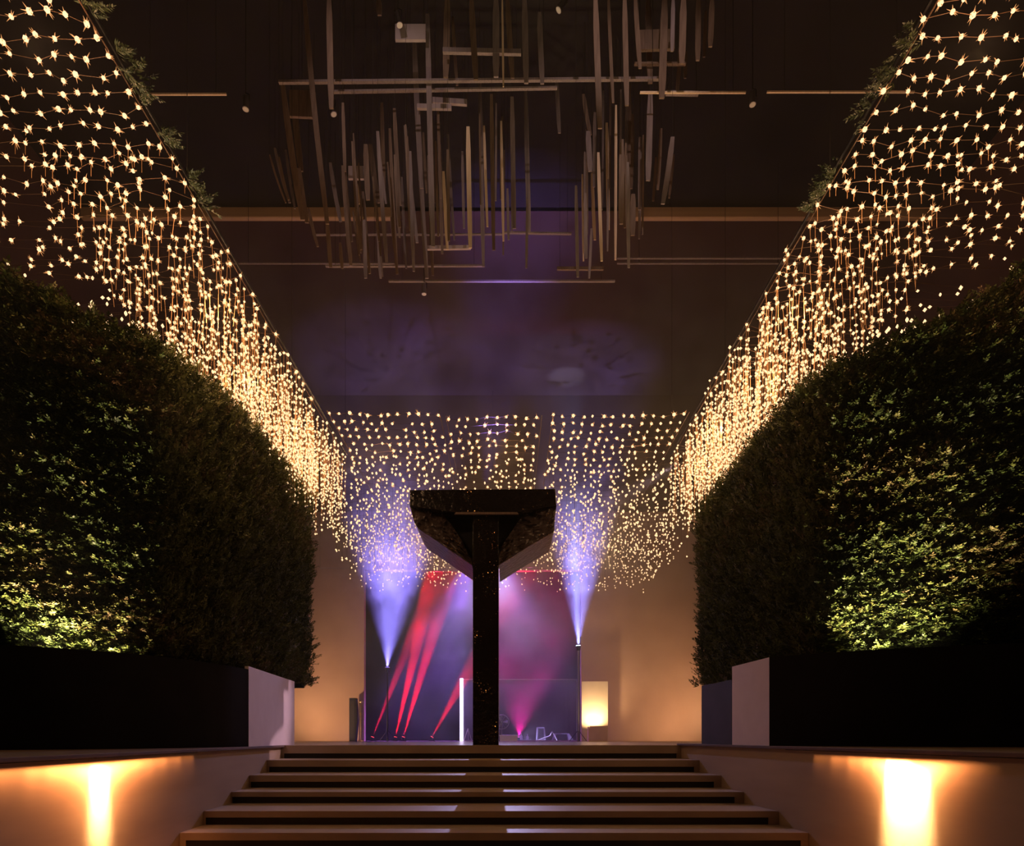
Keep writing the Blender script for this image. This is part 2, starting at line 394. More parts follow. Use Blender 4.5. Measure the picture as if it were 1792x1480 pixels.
# ------------------------------------------------------------------ hedges
def fronds(n, pos, out, layered, size, tintbase):
    """pos (n,3), out (n,3) outward directions. Feathery fronds of narrow leaflets -> V, F, tint"""
    L = 7
    up = np.array([0,0,1.0])
    if layered:
        d = out*1.0 + NR.normal(0,0.45,(n,3)); d[:,2] = NR.normal(0.02,0.22,n)
    else:
        d = out*0.45 + NR.normal(0,0.30,(n,3)); d[:,2] = np.abs(NR.normal(0.75,0.35,n))
    d /= np.linalg.norm(d,axis=1)[:,None]
    side = np.cross(d, up+NR.normal(0,0.25 if layered else 0.8,(n,3))); side /= np.linalg.norm(side,axis=1)[:,None]+1e-6
    nor = np.cross(side, d)
    ln = size*NR.uniform(0.6,1.35,n)
    Vs = []; T = []
    tb = np.clip(tintbase+NR.normal(0,0.2,n),0,1)
    for k in range(L*2+1):
        if k == L*2:
            b = pos+d*(ln*0.85)[:,None]; q = d; l = ln*0.35; ww = ln*0.06
        else:
            i = k//2; sg = 1 if k % 2 else -1
            t = (i+0.4)/L
            b = pos+d*(ln*t)[:,None] - nor*(ln*0.10*t*t)[:,None]
            q = d*0.75+side*sg*0.75+nor*NR.normal(0,0.25,(n,1)); q /= np.linalg.norm(q,axis=1)[:,None]
            l = ln*0.38*(1.15-0.7*t)*NR.uniform(0.7,1.2,n); ww = ln*0.055
        c = np.cross(q, nor+NR.normal(0,0.4,(n,3))); c /= np.linalg.norm(c,axis=1)[:,None]+1e-6
        a0 = b; a1 = b+q*(l*0.45)[:,None]+c*ww[:,None]; a2 = b+q*l[:,None]; a3 = b+q*(l*0.45)[:,None]-c*ww[:,None]
        Vs.append(np.stack([a0,a1,a2,a3],1)); T.append(np.repeat(np.clip(tb+NR.normal(0,0.06,n),0,1)[:,None],4,1))
    V = np.concatenate(Vs,0).reshape(-1,3); T = np.concatenate(T,0).reshape(-1)
    Fq = np.arange(len(V)).reshape(-1,4)
    return V, Fq, T

def hedge(name, path, z0, z1, thick, s, n, layered, size, label, matname, lump, ztop_slope=0.0):
    """path runs along the visible face"""
    P2 = np.array(path); seg = np.linalg.norm(np.diff(P2,axis=0),axis=1); cum = np.concatenate([[0],np.cumsum(seg)]); Ltot = cum[-1]
    def at(u):
        x = np.interp(u, cum, P2[:,0]); y = np.interp(u, cum, P2[:,1])
        e = 0.05
        tx = np.interp(np.minimum(u+e,Ltot),cum,P2[:,0])-np.interp(np.maximum(u-e,0),cum,P2[:,0])
        ty = np.interp(np.minimum(u+e,Ltot),cum,P2[:,1])-np.interp(np.maximum(u-e,0),cum,P2[:,1])
        l = np.hypot(tx,ty); nx, ny = -ty/l, tx/l
        flip = np.where(nx*s > 0, -1, 1)          # face normal looks towards the steps
        return x, y, nx*flip, ny*flip
    # outline in the (offset inwards, height) plane: face then rounded top
    H = z1-z0; rr = 0.28
    def prof(v):   # v in 0..1 : face to top -> inward offset, z, normal blend up
        lf = H-rr; la = rr*1.57; lt = thick-rr; tot = lf+la+lt; q = v*tot
        off = np.where(q<lf, 0, np.where(q<lf+la, rr*(1-np.cos(np.clip((q-lf)/rr,0,1.57))), rr+(q-lf-la)))
        z = np.where(q<lf, z0+q, np.where(q<lf+la, z0+lf+rr*np.sin(np.clip((q-lf)/rr,0,1.57)), z1))
        upn = np.where(q<lf, 0, np.where(q<lf+la, np.sin(np.clip((q-lf)/rr,0,1.57)), 1))
        return off, z, upn, lf/tot, (lf+la)/tot
    def surf(u, v, inset):
        x, y, nx, ny = at(u); off, z, upn, _, _ = prof(v)
        z = z0+(z-z0)*(1+ztop_slope*u/(Ltot*H))
        bmp = lump*(np.sin(u*3.1+z*1.7)+np.sin(u*7.3-z*4.1+1.3)*0.6+np.sin(z*9.0+u*1.1)*(0.7 if layered else 0.3)+np.sin(u*13+z*2)*0.3)
        o = off+inset-bmp*(1-upn)
        px = x-nx*o; py = y-ny*o; pz = z-inset*upn+bmp*upn
        N = np.stack([nx*(1-upn), ny*(1-upn), upn],1); N /= np.linalg.norm(N,axis=1)[:,None]
        return np.stack([px,py,pz],1), N
    root = empty(name, (float(P2[:,0].mean()), float(P2[:,1].mean()), z0), label, 'hedge')
    # inner mass of twigs
    nu, nv = max(8,int(Ltot*6)), 30
    U, Vv = np.meshgrid(np.linspace(0,Ltot,nu), np.linspace(0,1,nv), indexing='ij')
    C, _ = surf(U.ravel(), Vv.ravel(), 0.10)
    idx = np.arange(nu*nv).reshape(nu,nv)
    Fq = np.stack([idx[:-1,:-1].ravel(), idx[1:,:-1].ravel(), idx[1:,1:].ravel(), idx[:-1,1:].ravel()],1)
    # close back and ends
    bx, by, nx, ny = at(np.linspace(0,Ltot,nu))
    base = len(C)
    Bk = np.stack([bx-nx*thick, by-ny*thick, np.full(nu,z0)],1)
    V = np.concatenate([C,Bk]); bi = base+np.arange(nu)
    Fb = np.stack([idx[:-1,-1], idx[1:,-1], bi[1:], bi[:-1]],1)
    E = []
    for a in (0, nu-1):
        for j in range(nv-1): E.append((idx[a,j], idx[a,j+1], bi[a], bi[a]))
    tri = [(a,b,c) for a,b,c,_ in E]
    me = bpy.data.meshes.new('branch_mass')
    me.from_pydata(V.tolist(), [], np.concatenate([Fq,Fb]).tolist()+tri); me.materials.append(MATS['hedge_core'])
    o = bpy.data.objects.new('branch_mass', me); COL.objects.link(o); o.parent = root; o.matrix_parent_inverse = Matrix.Translation(-Vector(root.location))
    # foliage over face, top and both ends
    _,_,_,vf,_ = prof(np.array([0.5]))
    nf = int(n*0.84)
    u = NR.uniform(0,Ltot,nf); v = NR.uniform(0,1,nf)*np.where(NR.uniform(0,1,nf)<0.85, vf+0.06, 1.0)
    Pp, N = surf(u, v, 0.0); Pp = Pp+N*(NR.uniform(-0.12,0.05,nf))[:,None]
    if layered:
        tier = np.sin(Pp[:,2]*34+2.5*np.sin(u*2.1)+1.5*np.sin(u*5.3))
        Pp += N*(tier*0.022)[:,None]; Pp[:,2] += 0.020*np.cos(Pp[:,2]*34+2.5*np.sin(u*2.1)+1.5*np.sin(u*5.3))
    ne = n-nf; ue = np.where(NR.uniform(0,1,ne)<0.5, 0.0, Ltot)
    x, y, nx, ny = at(ue); o2 = NR.uniform(0,thick,ne); zz = z0+NR.uniform(0,1,ne)*(H-0.05)
    x2, y2, _, _ = at(np.where(ue==0, 0.2, Ltot-0.2)); tx, ty = x-x2, y-y2; l = np.hypot(tx,ty)+1e-6
    Pe = np.stack([x-nx*o2, y-ny*o2, zz],1); Ne = np.stack([tx/l,ty/l,np.zeros(ne)],1)
    PP = np.concatenate([Pp,Pe]); NN = np.concatenate([N,Ne])
    tb = 0.35+0.22*np.sin(PP[:,2]*2.3+PP[:,0]*1.9)+0.15*np.sin(PP[:,1]*3.7+PP[:,2]*5)
    V, Fq, T = fronds(n, PP, NN, layered, size, tb)
    np_mesh('foliage', V, Fq, matname, root, tint=T)
    return root

# far, straight stretches and near, curved stretches
lf = [(-3.66,11.5),(-3.66,10.0),(-3.66,8.6),(-3.72,7.9),(-3.95,7.3),(-4.02,7.12)]
hedge('hedge', smooth_path(lf,4), 1.02, 4.62, 1.15, -1, 15000, False, 0.15,
      'tall dark clipped hedge left of the steps, the far straight stretch', 'leaf_dark', 0.020)
ln = [(-4.00,7.12),(-4.22,6.95),(-4.60,6.74),(-5.05,6.55),(-5.75,6.3),(-7.1,6.05)]
hedge('hedge', smooth_path(ln,4), 0.45, 4.62, 1.15, -1, 21000, True, 0.15,
      'tall leafy hedge at the left edge, lit yellow green from below', 'leaf', 0.035, 0.85)
rf = [(3.47,11.35),(3.47,10.0),(3.47,8.6),(3.47,7.6),(3.62,7.15),(3.78,6.98)]
hedge('hedge', smooth_path(rf,4), 1.0, 4.32, 1.15, 1, 15000, False, 0.15,
      'tall dark clipped hedge right of the steps, the far straight stretch', 'leaf_dark', 0.020)
rn = [(3.62,7.02),(3.92,6.85),(4.32,6.68),(4.95,6.46),(5.7,6.24),(7.1,6.0)]
hedge('hedge', smooth_path(rn,4), 0.45, 4.25, 1.15, 1, 21000, True, 0.15,
      'tall leafy hedge at the right edge, lit yellow green from below', 'leaf', 0.035, 1.35)

# planter uplights
for s, x, y, to, pw in ((-1,-4.22,6.63,(-4.38,6.98,3.4),400),(-1,-4.66,6.33,(-4.78,6.72,3.4),500),(1,3.76,6.42,(3.88,6.80,3.4),420),(1,4.15,6.22,(4.24,6.58,3.4),280)):
    side = 'left' if s < 0 else 'right'
    end = 'inner' if abs(x) < (4.4 if s < 0 else 4.0) else 'outer'
    root = empty('planter_uplight', (x,y,0.6), 'small uplight inside the %s planter below the bright leaves, the %s one' % (side, end), 'light')
    MB().tube([(x,y,0.3),(x,y,0.70)], 0.04, 12).build('can', 'dark_metal', root)
    q = lamp('SPOT', 'uplight_beam', (x,y,0.72), pw, (1.0,0.76,0.40), to=to, spot_size=math.radians(88), spot_blend=0.8, shadow_soft_size=0.04)
    q.parent = root; q.matrix_parent_inverse = Matrix.Translation(-Vector(root.location))

# ------------------------------------------------------------------ fairy light nets
NZ = 5.6
ICO = None
def unit_ico():
    bm = bmesh.new(); bmesh.ops.create_icosphere(bm, subdivisions=1, radius=1.0)
    v = np.array([x.co[:] for x in bm.verts]); f = np.array([[q.index for q in p.verts] for p in bm.faces]); bm.free(); return v, f
IV, IF = unit_ico()
OV = np.array([(1,0,0),(-1,0,0),(0,1,0),(0,-1,0),(0,0,1),(0,0,-1)],float)
OF = np.array([(0,2,4),(2,1,4),(1,3,4),(3,0,4),(2,0,5),(1,2,5),(3,1,5),(0,3,5)])
def star_geo(seed, nsp=7, r=1.0, rl=2.3):  # bulb core plus glowing spikes that imitate lens starburst and halo
    rr = np.random.RandomState(seed); V = [IV*r]; Fx = [IF]; mi = [np.zeros(len(IF))]
    o = len(IV)
    for k in range(nsp):
        d = rr.normal(0,1,3); d /= np.linalg.norm(d); a = np.cross(d,rr.normal(0,1,3)); a /= np.linalg.norm(a); b = np.cross(d,a)
        L = rl*rr.uniform(0.75,1.25)
        V.append(np.array([d*0.8+a*0.22, d*0.8-a*0.11+b*0.19, d*0.8-a*0.11-b*0.19, d*L]))
        Fx.append(np.array([(0,1,3),(1,2,3),(2,0,3)])+o); mi.append(np.ones(3)); o += 4
    return np.concatenate(V), np.concatenate(Fx), np.concatenate(mi)
STARS = [star_geo(s) for s in range(5)]
STAR_ME = []
for i, (v, f, mi) in enumerate(STARS):
    me = bpy.data.meshes.new('bulb'); me.from_pydata(v.tolist(), [], f.tolist())
    me.materials.append(MATS['bulb_core']); me.materials.append(MATS['bulb_flare'])
    me.polygons.foreach_set('material_index', mi.astype(int).tolist()); STAR_ME.append(me)

def light_net(label, pts, radii, wires, group, strands=None):
    """pts (n,3); the 100 nearest bulbs are parts of their own, the rest one part"""
    c = pts.mean(0); root = empty('fairy_light_net', (float(c[0]),float(c[1]),NZ), label, 'fairy lights', group)
    d2 = np.linalg.norm(pts-np.array([0,0,ZC]),axis=1)
    # size in the photo: only those inside the frame count first
    px = VX+pts[:,0]*F/pts[:,1]; py = VY-(pts[:,2]-ZC)*F/pts[:,1]
    inside = (px>0)&(px<1792)&(py>0)&(py<1480)
    order = np.argsort(d2/radii+np.where(inside,0,1e4)); near = order[:100]; rest = order[100:]
    for j in near:
        o = bpy.data.objects.new('bulb', STAR_ME[int(j)%5]); COL.objects.link(o)
        o.parent = root; r = float(radii[j])
        o.location = Vector(pts[j])-root.location; o.scale = (r,r,r); o.rotation_euler = (R.random()*6,R.random()*6,R.random()*6)
    Vs = []; Fs = []; Ms = []; off = 0
    for j in rest:
        if d2[j] < 10.5: v, f, mi = STARS[int(j)%5]
        else: v, f, mi = OV*1.15, OF, np.zeros(8)
        a = NR.uniform(0,6.28); ca, sa = math.cos(a), math.sin(a)
        v = np.stack([v[:,0]*ca-v[:,1]*sa, v[:,0]*sa+v[:,1]*ca, v[:,2]*NR.uniform(0.9,1.5)],1)
        Vs.append(v*radii[j]+pts[j]); Fs.append(f+off); Ms.append(mi); off += len(v)
    if len(rest):
        o = np_mesh('bulb_mass', np.concatenate(Vs), np.concatenate(Fs), ['bulb_core','bulb_flare'], root, mi=np.concatenate(Ms)); o['kind'] = 'stuff'
    wires.build('wire', 'wire', root)
    if strands is not None and strands.v: o = strands.build('hanging_strand', 'copper_wire', root); o['kind'] = 'stuff'
    return root

def side_net(s, y0, y1, label):
    pts = []; rad = []; W = MB(); W2 = MB()
    y = y0
    while y < y1:
        row = []
        x = 3.2
        sag = NR.uniform(0,0.03)
        while x < 6.4:
            dens = 1.0 if x < 4.3 else max(0.0, 1.0-(x-4.3)/2.1)
            if NR.uniform() < dens:
                jj = 1+1.6*np.clip((y-5.4)/2,0,1); jx = NR.normal(0,0.022*jj); jy = NR.normal(0,0.016*jj)
                z = NZ-sag-NR.uniform(0,0.05)
                px, py = s*(x+jx), y+jy
                pts.append((px,py,z)); rad.append(NR.uniform(0.016,0.024))
                # strands hang lower towards the far end
                k = 0; far = np.clip((y-6.2)/4.0,0,1)
                depth = (0.15+1.5*far)*NR.uniform(0.45,1.0)
                if y > 5.7 and x < 4.6:
                    zz = z-NR.uniform(0.1,0.25); lx, ly = px, py
                    while zz > z-depth:
                        lx += NR.normal(0,0.015); ly += NR.normal(0,0.015)
                        pts.append((lx,ly,zz)); rad.append(NR.uniform(0.011,0.019)); zz -= NR.uniform(0.14,0.27)*(1-0.45*far)
                    W2.tube([(px,py,z),(lx,ly,max(zz,z-depth))], 0.0026, 3, cap=False)
                row.append((px,py,z))
            x += 0.15 if y < 7 else 0.17
        for a, b in zip(row[:-1], row[1:]): W.tube([a,b], 0.0022, 3, cap=False)
        y += 0.145 if y < 6.5 else (0.135 if y < 8.0 else 0.09)
    for x in (3.2,): W.tube([(s*x,y0,NZ+0.01),(s*x,y1,NZ+0.01)], 0.006, 5)
    return light_net(label, np.array(pts), np.array(rad), W, 'fairy light nets over the side hedges', W2)
for s, sn in ((-1,'left'),(1,'right')):
    side_net(s, 3.0, 6.0, 'net of fairy lights over the %s hedge, the near stretch in tidy rows' % sn)
    side_net(s, 6.0, 9.0, 'net of fairy lights over the %s hedge, the middle stretch' % sn)
    side_net(s, 9.0, 12.3, 'net of fairy lights over the %s hedge, the far brightest stretch' % sn)

def back_net(x0, x1, ya, label):
    pts = []; rad = []; W = MB(); y = ya; i = 0
    while y < 19.4:
        wide = min(1.35, max(0.0, (y-12.2)*0.42))
        xe0 = x0-wide if x0 < -2.5 else x0; xe1 = x1+wide if x1 > 2.5 else x1
        x = xe0+NR.uniform(0,0.05); row = []
        while x < xe1:
            jit = 0.015+0.05*np.clip((y-11)/3,0,1)
            z = NZ-0.06*abs(math.sin(x*0.9))-NR.uniform(0,0.03)
            px, py = x+NR.normal(0,jit), y+NR.normal(0,jit)
            if NR.uniform() < 0.95:
                pts.append((px,py,z)); rad.append(NR.uniform(0.022,0.032)*(1-0.25*np.clip((y-12)/4,0,1))); row.append((px,py,z))
            for kk in range(2 if y > 13 and abs(x) > 1.2 else 1):
              if y > 11.8 and NR.uniform() < 0.8:
                dp = NR.uniform(0.1,1.0)*np.clip((y-11.5)/2.5,0.2,1); zz = z-dp
                pts.append((px,py,zz)); rad.append(NR.uniform(0.012,0.024)); W.tube([(px,py,z),(px,py,zz)],0.002,3,cap=False)
            x += 0.168
        for a, b in zip(row[:-1], row[1:]): W.tube([a,b], 0.0025, 3, cap=False)
        y += 0.27
    for x in (x0, x1): W.tube([(x,ya,NZ+0.01),(x,19.4,NZ+0.01)], 0.006, 5)
    return light_net(label, np.array(pts), np.array(rad), W, 'fairy light nets over the platform')
back_net(-3.05,-1.17, 10.55, 'left of the three fairy light nets over the platform')
back_net(-1.07, 0.57, 10.72, 'middle fairy light net over the platform, above the black sculpture')
back_net( 0.76, 3.05, 10.60, 'right of the three fairy light nets over the platform')

# leafy garland on the inner edges of the side nets
for s, sn in ((-1,'left'),(1,'right')):
    root = empty('leaf_garland', (s*3.15,5.5,NZ+0.05), 'ragged green leaf garland along the inner edge of the %s light net' % sn, 'garland')
    MB().tube([(s*3.17,3.0,NZ+0.05),(s*3.17,12.3,NZ+0.05)], 0.014, 6).build('rail', 'dark_metal', root)
    for hy in (3.2,6.2,9.2,12.2): MB().tube([(s*3.17,hy,NZ+0.05),(s*3.17,hy,CEIL)],0.003,4).build('hanger','cord',root)
    n = 150; yy = NR.uniform(4.0,6.6,n); pos = np.stack([s*3.17+NR.normal(0,0.03,n), yy, NZ+0.04+NR.normal(0,0.03,n)],1)
    keep = (np.sin(yy*5.1)+np.sin(yy*11.3+s)) > -0.4; pos = pos[keep]; n = len(pos)
    V, Fq, T = fronds(n, pos, np.tile(np.array([[-s,0,0.0]]),(n,1)), True, 0.12, np.full(n,0.35))
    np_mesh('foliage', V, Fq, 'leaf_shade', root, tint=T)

# ------------------------------------------------------------------ ceiling beam, tracks
zb = lambda py, d: ZC+(VY-py)*d/F
d = 12.9
beam = MB().box(-8.8, (685-VX)*d/F, d, d+0.11, zb(380,d), zb(361,d)).box((1110-VX)*d/F, 8.8, d, d+0.11, zb(380,d), zb(361,d))
struct('trim_1', MB().box(-8.8,8.8,d+0.01,d+0.10,zb(361,d)+0.002,CEIL), 'ceiling_paint', 'dark downstand above the pale ceiling beam')
struct('trim_2', beam, 'beam_paint', 'pale tan beam across the ceiling', bevel=0.02)
for i, (dd, py, x0, x1) in enumerate(((8.75,165,245,396),(8.75,162,1120,1305),(8.75,161,1342,1600),(11.9,461,400,690),(11.9,452,1080,1400),(12.0,461,1080,1400))):
    z = zb(py,dd); xa = (x0-VX)*dd/F; xb = (x1-VX)*dd/F
    root = empty('ceiling_track', ((xa+xb)/2,dd,z), ['thin rail under the ceiling, upper left by the lights','thin rail under the ceiling, short one right of the slats','thin rail under the ceiling, upper right by the lights',
        'thin dark rail left below the pale beam','upper of two thin dark rails right below the pale beam','lower of two thin dark rails right below the pale beam'][i], 'rail')
    MB().box(xa,xb,dd-0.012,dd+0.012,z-0.010,z+0.010).build('rail','slat_pale' if i < 3 else 'slat_grey',root)
    hg = MB()
    for f in (0.12,0.88): x = xa+(xb-xa)*f; hg.tube([(x,dd,z+0.009),(x,dd,CEIL)],0.004,5)
    hg.build('hanger','cord',root)

# ------------------------------------------------------------------ hanging slat sculpture
S = [ # x top, y top, x bottom, y bottom, width px, tone (b brown, g grey, p pale), cluster
(472,271,500,355,3,'b','l'),(481,259,507,355,5,'g','l'),(488,275,505,350,4,'b','l'),(500,262,516,365,4,'g','l'),(509,268,526,360,5,'b','l'),
(495,150,530,385,9,'b','l'),(513,160,527,300,9,'b','l'),(523,295,537,390,8,'b','l'),(533,0,573,392,8,'b','l'),(540,365,556,432,5,'b','l'),
(573,390,579,468,6,'b','l'),(578,285,596,388,6,'g','l'),(600,290,614,465,6,'b','l'),(595,425,599,470,5,'b','l'),(623,320,627,357,6,'p','l'),
(640,253,644,350,8,'b','l'),(648,253,662,355,8,'b','l'),(637,385,640,487,6,'g','l'),(661,230,677,462,6,'g','l'),(661,390,666,487,5,'g','l'),
(682,225,695,480,5,'b','l'),(703,310,711,470,4,'g','l'),(709,220,730,425,6,'g','l'),(718,265,724,475,5,'g','l'),(731,190,747,487,7,'g','l'),
(576,0,580,190,9,'b','l'),(600,180,604,300,5,'b','l'),(668,180,672,330,6,'b','l'),(690,190,700,360,6,'b','l'),
(663,0,664,27,8,'b','c'),(725,73,738,330,8,'g','c'),(748,25,758,432,8,'g','c'),(783,0,780,136,10,'b','c'),(792,30,800,150,5,'b','c'),(825,0,833,140,9,'b','c'),
(868,0,868,135,10,'g','c'),(879,0,881,152,3,'p','c'),(888,0,897,137,8,'b','c'),(918,0,921,146,9,'g','c'),(944,22,949,147,8,'g','c'),(974,140,979,233,6,'g','c'),
(776,300,783,437,5,'p','c'),(784,235,795,420,4,'g','c'),(809,265,812,400,4,'g','c'),(819,222,823,434,7,'p','c'),(840,140,846,467,6,'g','c'),(847,220,853,397,4,'p','c'),
(860,165,864,438,6,'b','c'),(877,212,881,422,4,'p','c'),(896,170,900,400,7,'g','c'),(920,160,926,408,7,'g','c'),(888,330,890,420,4,'g','c'),
(1008,325,1011,485,5,'g','r'),(1019,305,1021,457,3,'p','r'),(1024,338,1026,452,5,'g','r'),(1036,303,1041,420,5,'p','r'),(1035,400,1031,487,4,'g','r'),
(1047,267,1053,457,5,'p','r'),(1062,215,1065,402,5,'p','r'),(1078,184,1077,455,4,'p','r'),(1088,250,1087,392,8,'b','r'),(1100,150,1097,398,9,'b','r'),
(1108,340,1107,412,8,'b','r'),(1106,200,1104,330,7,'b','r'),(1120,240,1119,367,5,'g','r'),(1138,165,1134,316,9,'g','r'),(1148,275,1143,352,4,'b','r'),
(1157,225,1151,332,5,'b','r'),(1177,240,1160,357,8,'g','r'),(1179,270,1171,347,4,'b','r'),(1029,230,1033,300,8,'g','r'),(1024,268,1026,330,6,'g','r'),
(1021,165,1033,236,6,'b','r'),(1042,0,1050,225,9,'b','r'),(1065,0,1073,180,5,'b','r'),(1093,0,1097,185,8,'b','r'),
(1134,0,1138,146,9,'b','u'),(1163,0,1158,172,11,'b','u'),(1196,0,1193,112,10,'b','u'),(1191,75,1185,162,6,'b','u'),(1222,0,1221,106,8,'b','u'),
(1246,0,1243,82,8,'b','u'),(1200,90,1199,137,5,'b','u'),(1178,0,1176,90,6,'g','u'),(1235,20,1232,100,5,'b','u'),(1112,0,1120,120,7,'b','u')]
RS = random.Random(21)
for k in range(46):
    cl = 'l' if k < 26 else ('c' if k < 33 else 'r')
    x = RS.uniform(590,770) if cl == 'l' else (RS.uniform(780,930) if cl == 'c' else RS.uniform(1015,1130))
    yb = RS.uniform(330,485) if cl != 'r' else RS.uniform(320,470)
    ya = yb-RS.uniform(70,210); lean = (x-850)*-0.06 if cl == 'l' else RS.uniform(-3,3)
    S.append((x, max(150,ya), x+lean*0.9, yb, RS.choice((3,3,4,5)), RS.choice('bbg'), cl))
LAB = {'l':('thin %s wooden slat hanging in the left side of the ceiling sculpture','hanging slats, left side'),
       'c':('thin %s wooden slat hanging in the middle of the ceiling sculpture','hanging slats, middle'),
       'r':('thin %s wooden slat hanging in the right cluster of the ceiling sculpture','hanging slats, right cluster'),
       'u':('thin %s wooden slat hanging in the upper right of the ceiling sculpture','hanging slats, upper right')}
TON = {'b':('dark brown','slat_brown'),'g':('grey','slat_grey'),'p':('pale bright','slat_pale')}
for i, (xa,ya,xb,yb,wp,tn,cl) in enumerate(S):
    lim = (CEIL-0.15-ZC)*F/(VY-ya)
    dd = min(lim, 8.6+2.6*((i*0.618)%1.0)) if ya > 0 else min(lim, 7.9+1.1*((i*0.618)%1.0))
    a = P(xa,ya,dd); b = P(xb,yb,dd)
    wd = wp*dd/F*1.15
    mid = (a+b)/2
    th = max(0.010, wd*0.25)
    mb = MB()
    bend = (b-a).x*0.06
    k = 5; pts = [a.lerp(b,t/k)+Vector((math.sin(math.pi*t/k)*(-bend),0,0)) for t in range(k+1)]
    for j in range(k):
        w0 = wd*(0.7 if j == 0 else 1.0); w1 = wd*(0.7 if j == k-1 else 1.0)
        vs = []
        for p, ww in ((pts[j],w0),(pts[j+1],w1)):
            for qa, qb in ((-1,-1),(1,-1),(1,1),(-1,1)): vs.append(p+Vector((qa*ww/2,qb*th/2,0)))
        fs = [(0,1,5,4)[::-1],(1,2,6,5)[::-1],(2,3,7,6)[::-1],(3,0,4,7)[::-1]]
        if j == 0: fs.append((0,1,2,3))
        if j == k-1: fs.append((7,6,5,4))
        mb.add(vs, fs)
    kind = TON[tn]
    o = mb.build('hanging_batten', kind[1], origin=tuple(mid))
    tag(o, LAB[cl][0] % kind[0], 'wooden slat', LAB[cl][1]+', '+kind[0])
    if CEIL-a.z > 0.02:
        MB().tube([(a.x,a.y,a.z-0.01),(a.x,a.y,CEIL)],0.0025,4).build('hanging_cord','cord',o)

def rod(x0,y0,x1,y1,hp,dd,label,m,name='hanging_rod'):
    a = P(x0,y0,dd); b = P(x1,y1,dd); h = hp*dd/F
    v = [(a.x,dd-0.02,a.z-h/2),(b.x,dd-0.02,b.z-h/2),(b.x,dd+0.02,b.z-h/2),(a.x,dd+0.02,a.z-h/2),(a.x,dd-0.02,a.z+h/2),(b.x,dd-0.02,b.z+h/2),(b.x,dd+0.02,b.z+h/2),(a.x,dd+0.02,a.z+h/2)]
    mid = (a+b)/2
    o = MB().add(v,[(0,3,2,1),(4,5,6,7),(0,1,5,4),(1,2,6,5),(2,3,7,6),(3,0,4,7)]).build(name,m,origin=tuple(mid))
    tag(o,label,'bar' if name=='frame_bar' else 'plate')
    c = MB()
    for f in (0.06,0.94): q = a.lerp(b,f); c.tube([(q.x,dd,q.z+h/2-0.002),(q.x,dd,CEIL)],0.003,4)
    c.build('hanging_cord','cord',o)
rod(488,144,1160,138,4,8.95,'longest thin grey bar across the top of the slat sculpture','slat_grey')
rod(580,161,975,154,3,9.15,'thin pale bar just under the longest top bar','slat_grey')
rod(775,89,912,92,8,8.6,'thick grey bar linking slats near the top of the photo','slat_grey')
rod(1165,163,1222,164,6,8.9,'short grey bar at the right end of the slat sculpture','slat_grey')
rod(680,492,1076,492,2.5,11.6,'long lowest bar under the slat sculpture','slat_grey')
rod(748,434,824,433,6,10.9,'short lilac bar low in the slat sculpture','plate_lilac')
rod(570,466,846,465,2.5,11.3,'thin bar at the lower left of the slat sculpture','slat_grey')
rod(882,407,1000,409,2.5,11.2,'thin bluish bar at the centre of the slat sculpture','slat_grey')
rod(975,470,1056,470,5,11.4,'double bar at the lower right of the slat sculpture','slat_brown')
rod(548,411,880,410,1.5,11.25,'very thin rail behind the left slats','slat_grey')
rod(1110,112,1200,112,3,8.9,'thin dark bar among the upper right slats','slat_brown')
rod(692,58,745,58,27,8.9,'lilac grey rectangular plate near the top left slats','plate_lilac','hanging_board')
rod(730,187,790,188,8,9.6,'narrow lilac plate below the top bars','plate_lilac','hanging_board')
rod(757,176,817,180,9,9.7,'tilted lilac plate below the top bars','plate_lilac','hanging_board')
rod(507,182,552,184,46,9.7,'large dim brown plate at the left end of the sculpture','slat_brown','hanging_board')
rod(610,303,640,303,22,10.6,'small lilac plate among the left slats','plate_lilac','hanging_board')
rod(1115,72,1180,70,34,8.8,'brown plate among the upper right slats','slat_brown','hanging_board')

def can_light(px, py, dd, tilt, label):
    p = P(px,py,dd); root = empty('spotlight', tuple(p), label, 'spotlight', None)
    t = Vector((math.sin(tilt),0,-math.cos(tilt)))
    MB().tube([p-t*0.09, p+t*0.09],[0.035,0.045],12).build('can','steel',root)
    MB().tube([p+t*0.085, p+t*0.093],[0.038,0.038],12).build('lens','table_white',root)
    MB().tube([p-t*0.02+Vector((0.05,0,0)), p+Vector((0.05,0,0.12)), p+Vector((0,0,0.14))],0.006,6).build('yoke','dark_metal',root)
    MB().tube([p+Vector((0,0,0.13)), Vector((p.x,p.y,CEIL))],0.006,6).build('drop_rod','cord',root)
can_light(742,506,11.5,0.0,'small steel spotlight under the lowest bar')
can_light(581,190,9.3,0.3,'small steel spotlight at the left end of the top bar')
can_light(697,33,8.7,0.2,'small steel spotlight above the lilac plate')
can_light(984,8,8.5,-0.6,'small steel spotlight at the top edge of the photo')
can_light(430,180,8.8,0.0,'small dark spotlight on the upper left rail')
can_light(1317,172,8.8,0.0,'small dark spotlight on the upper right rail')

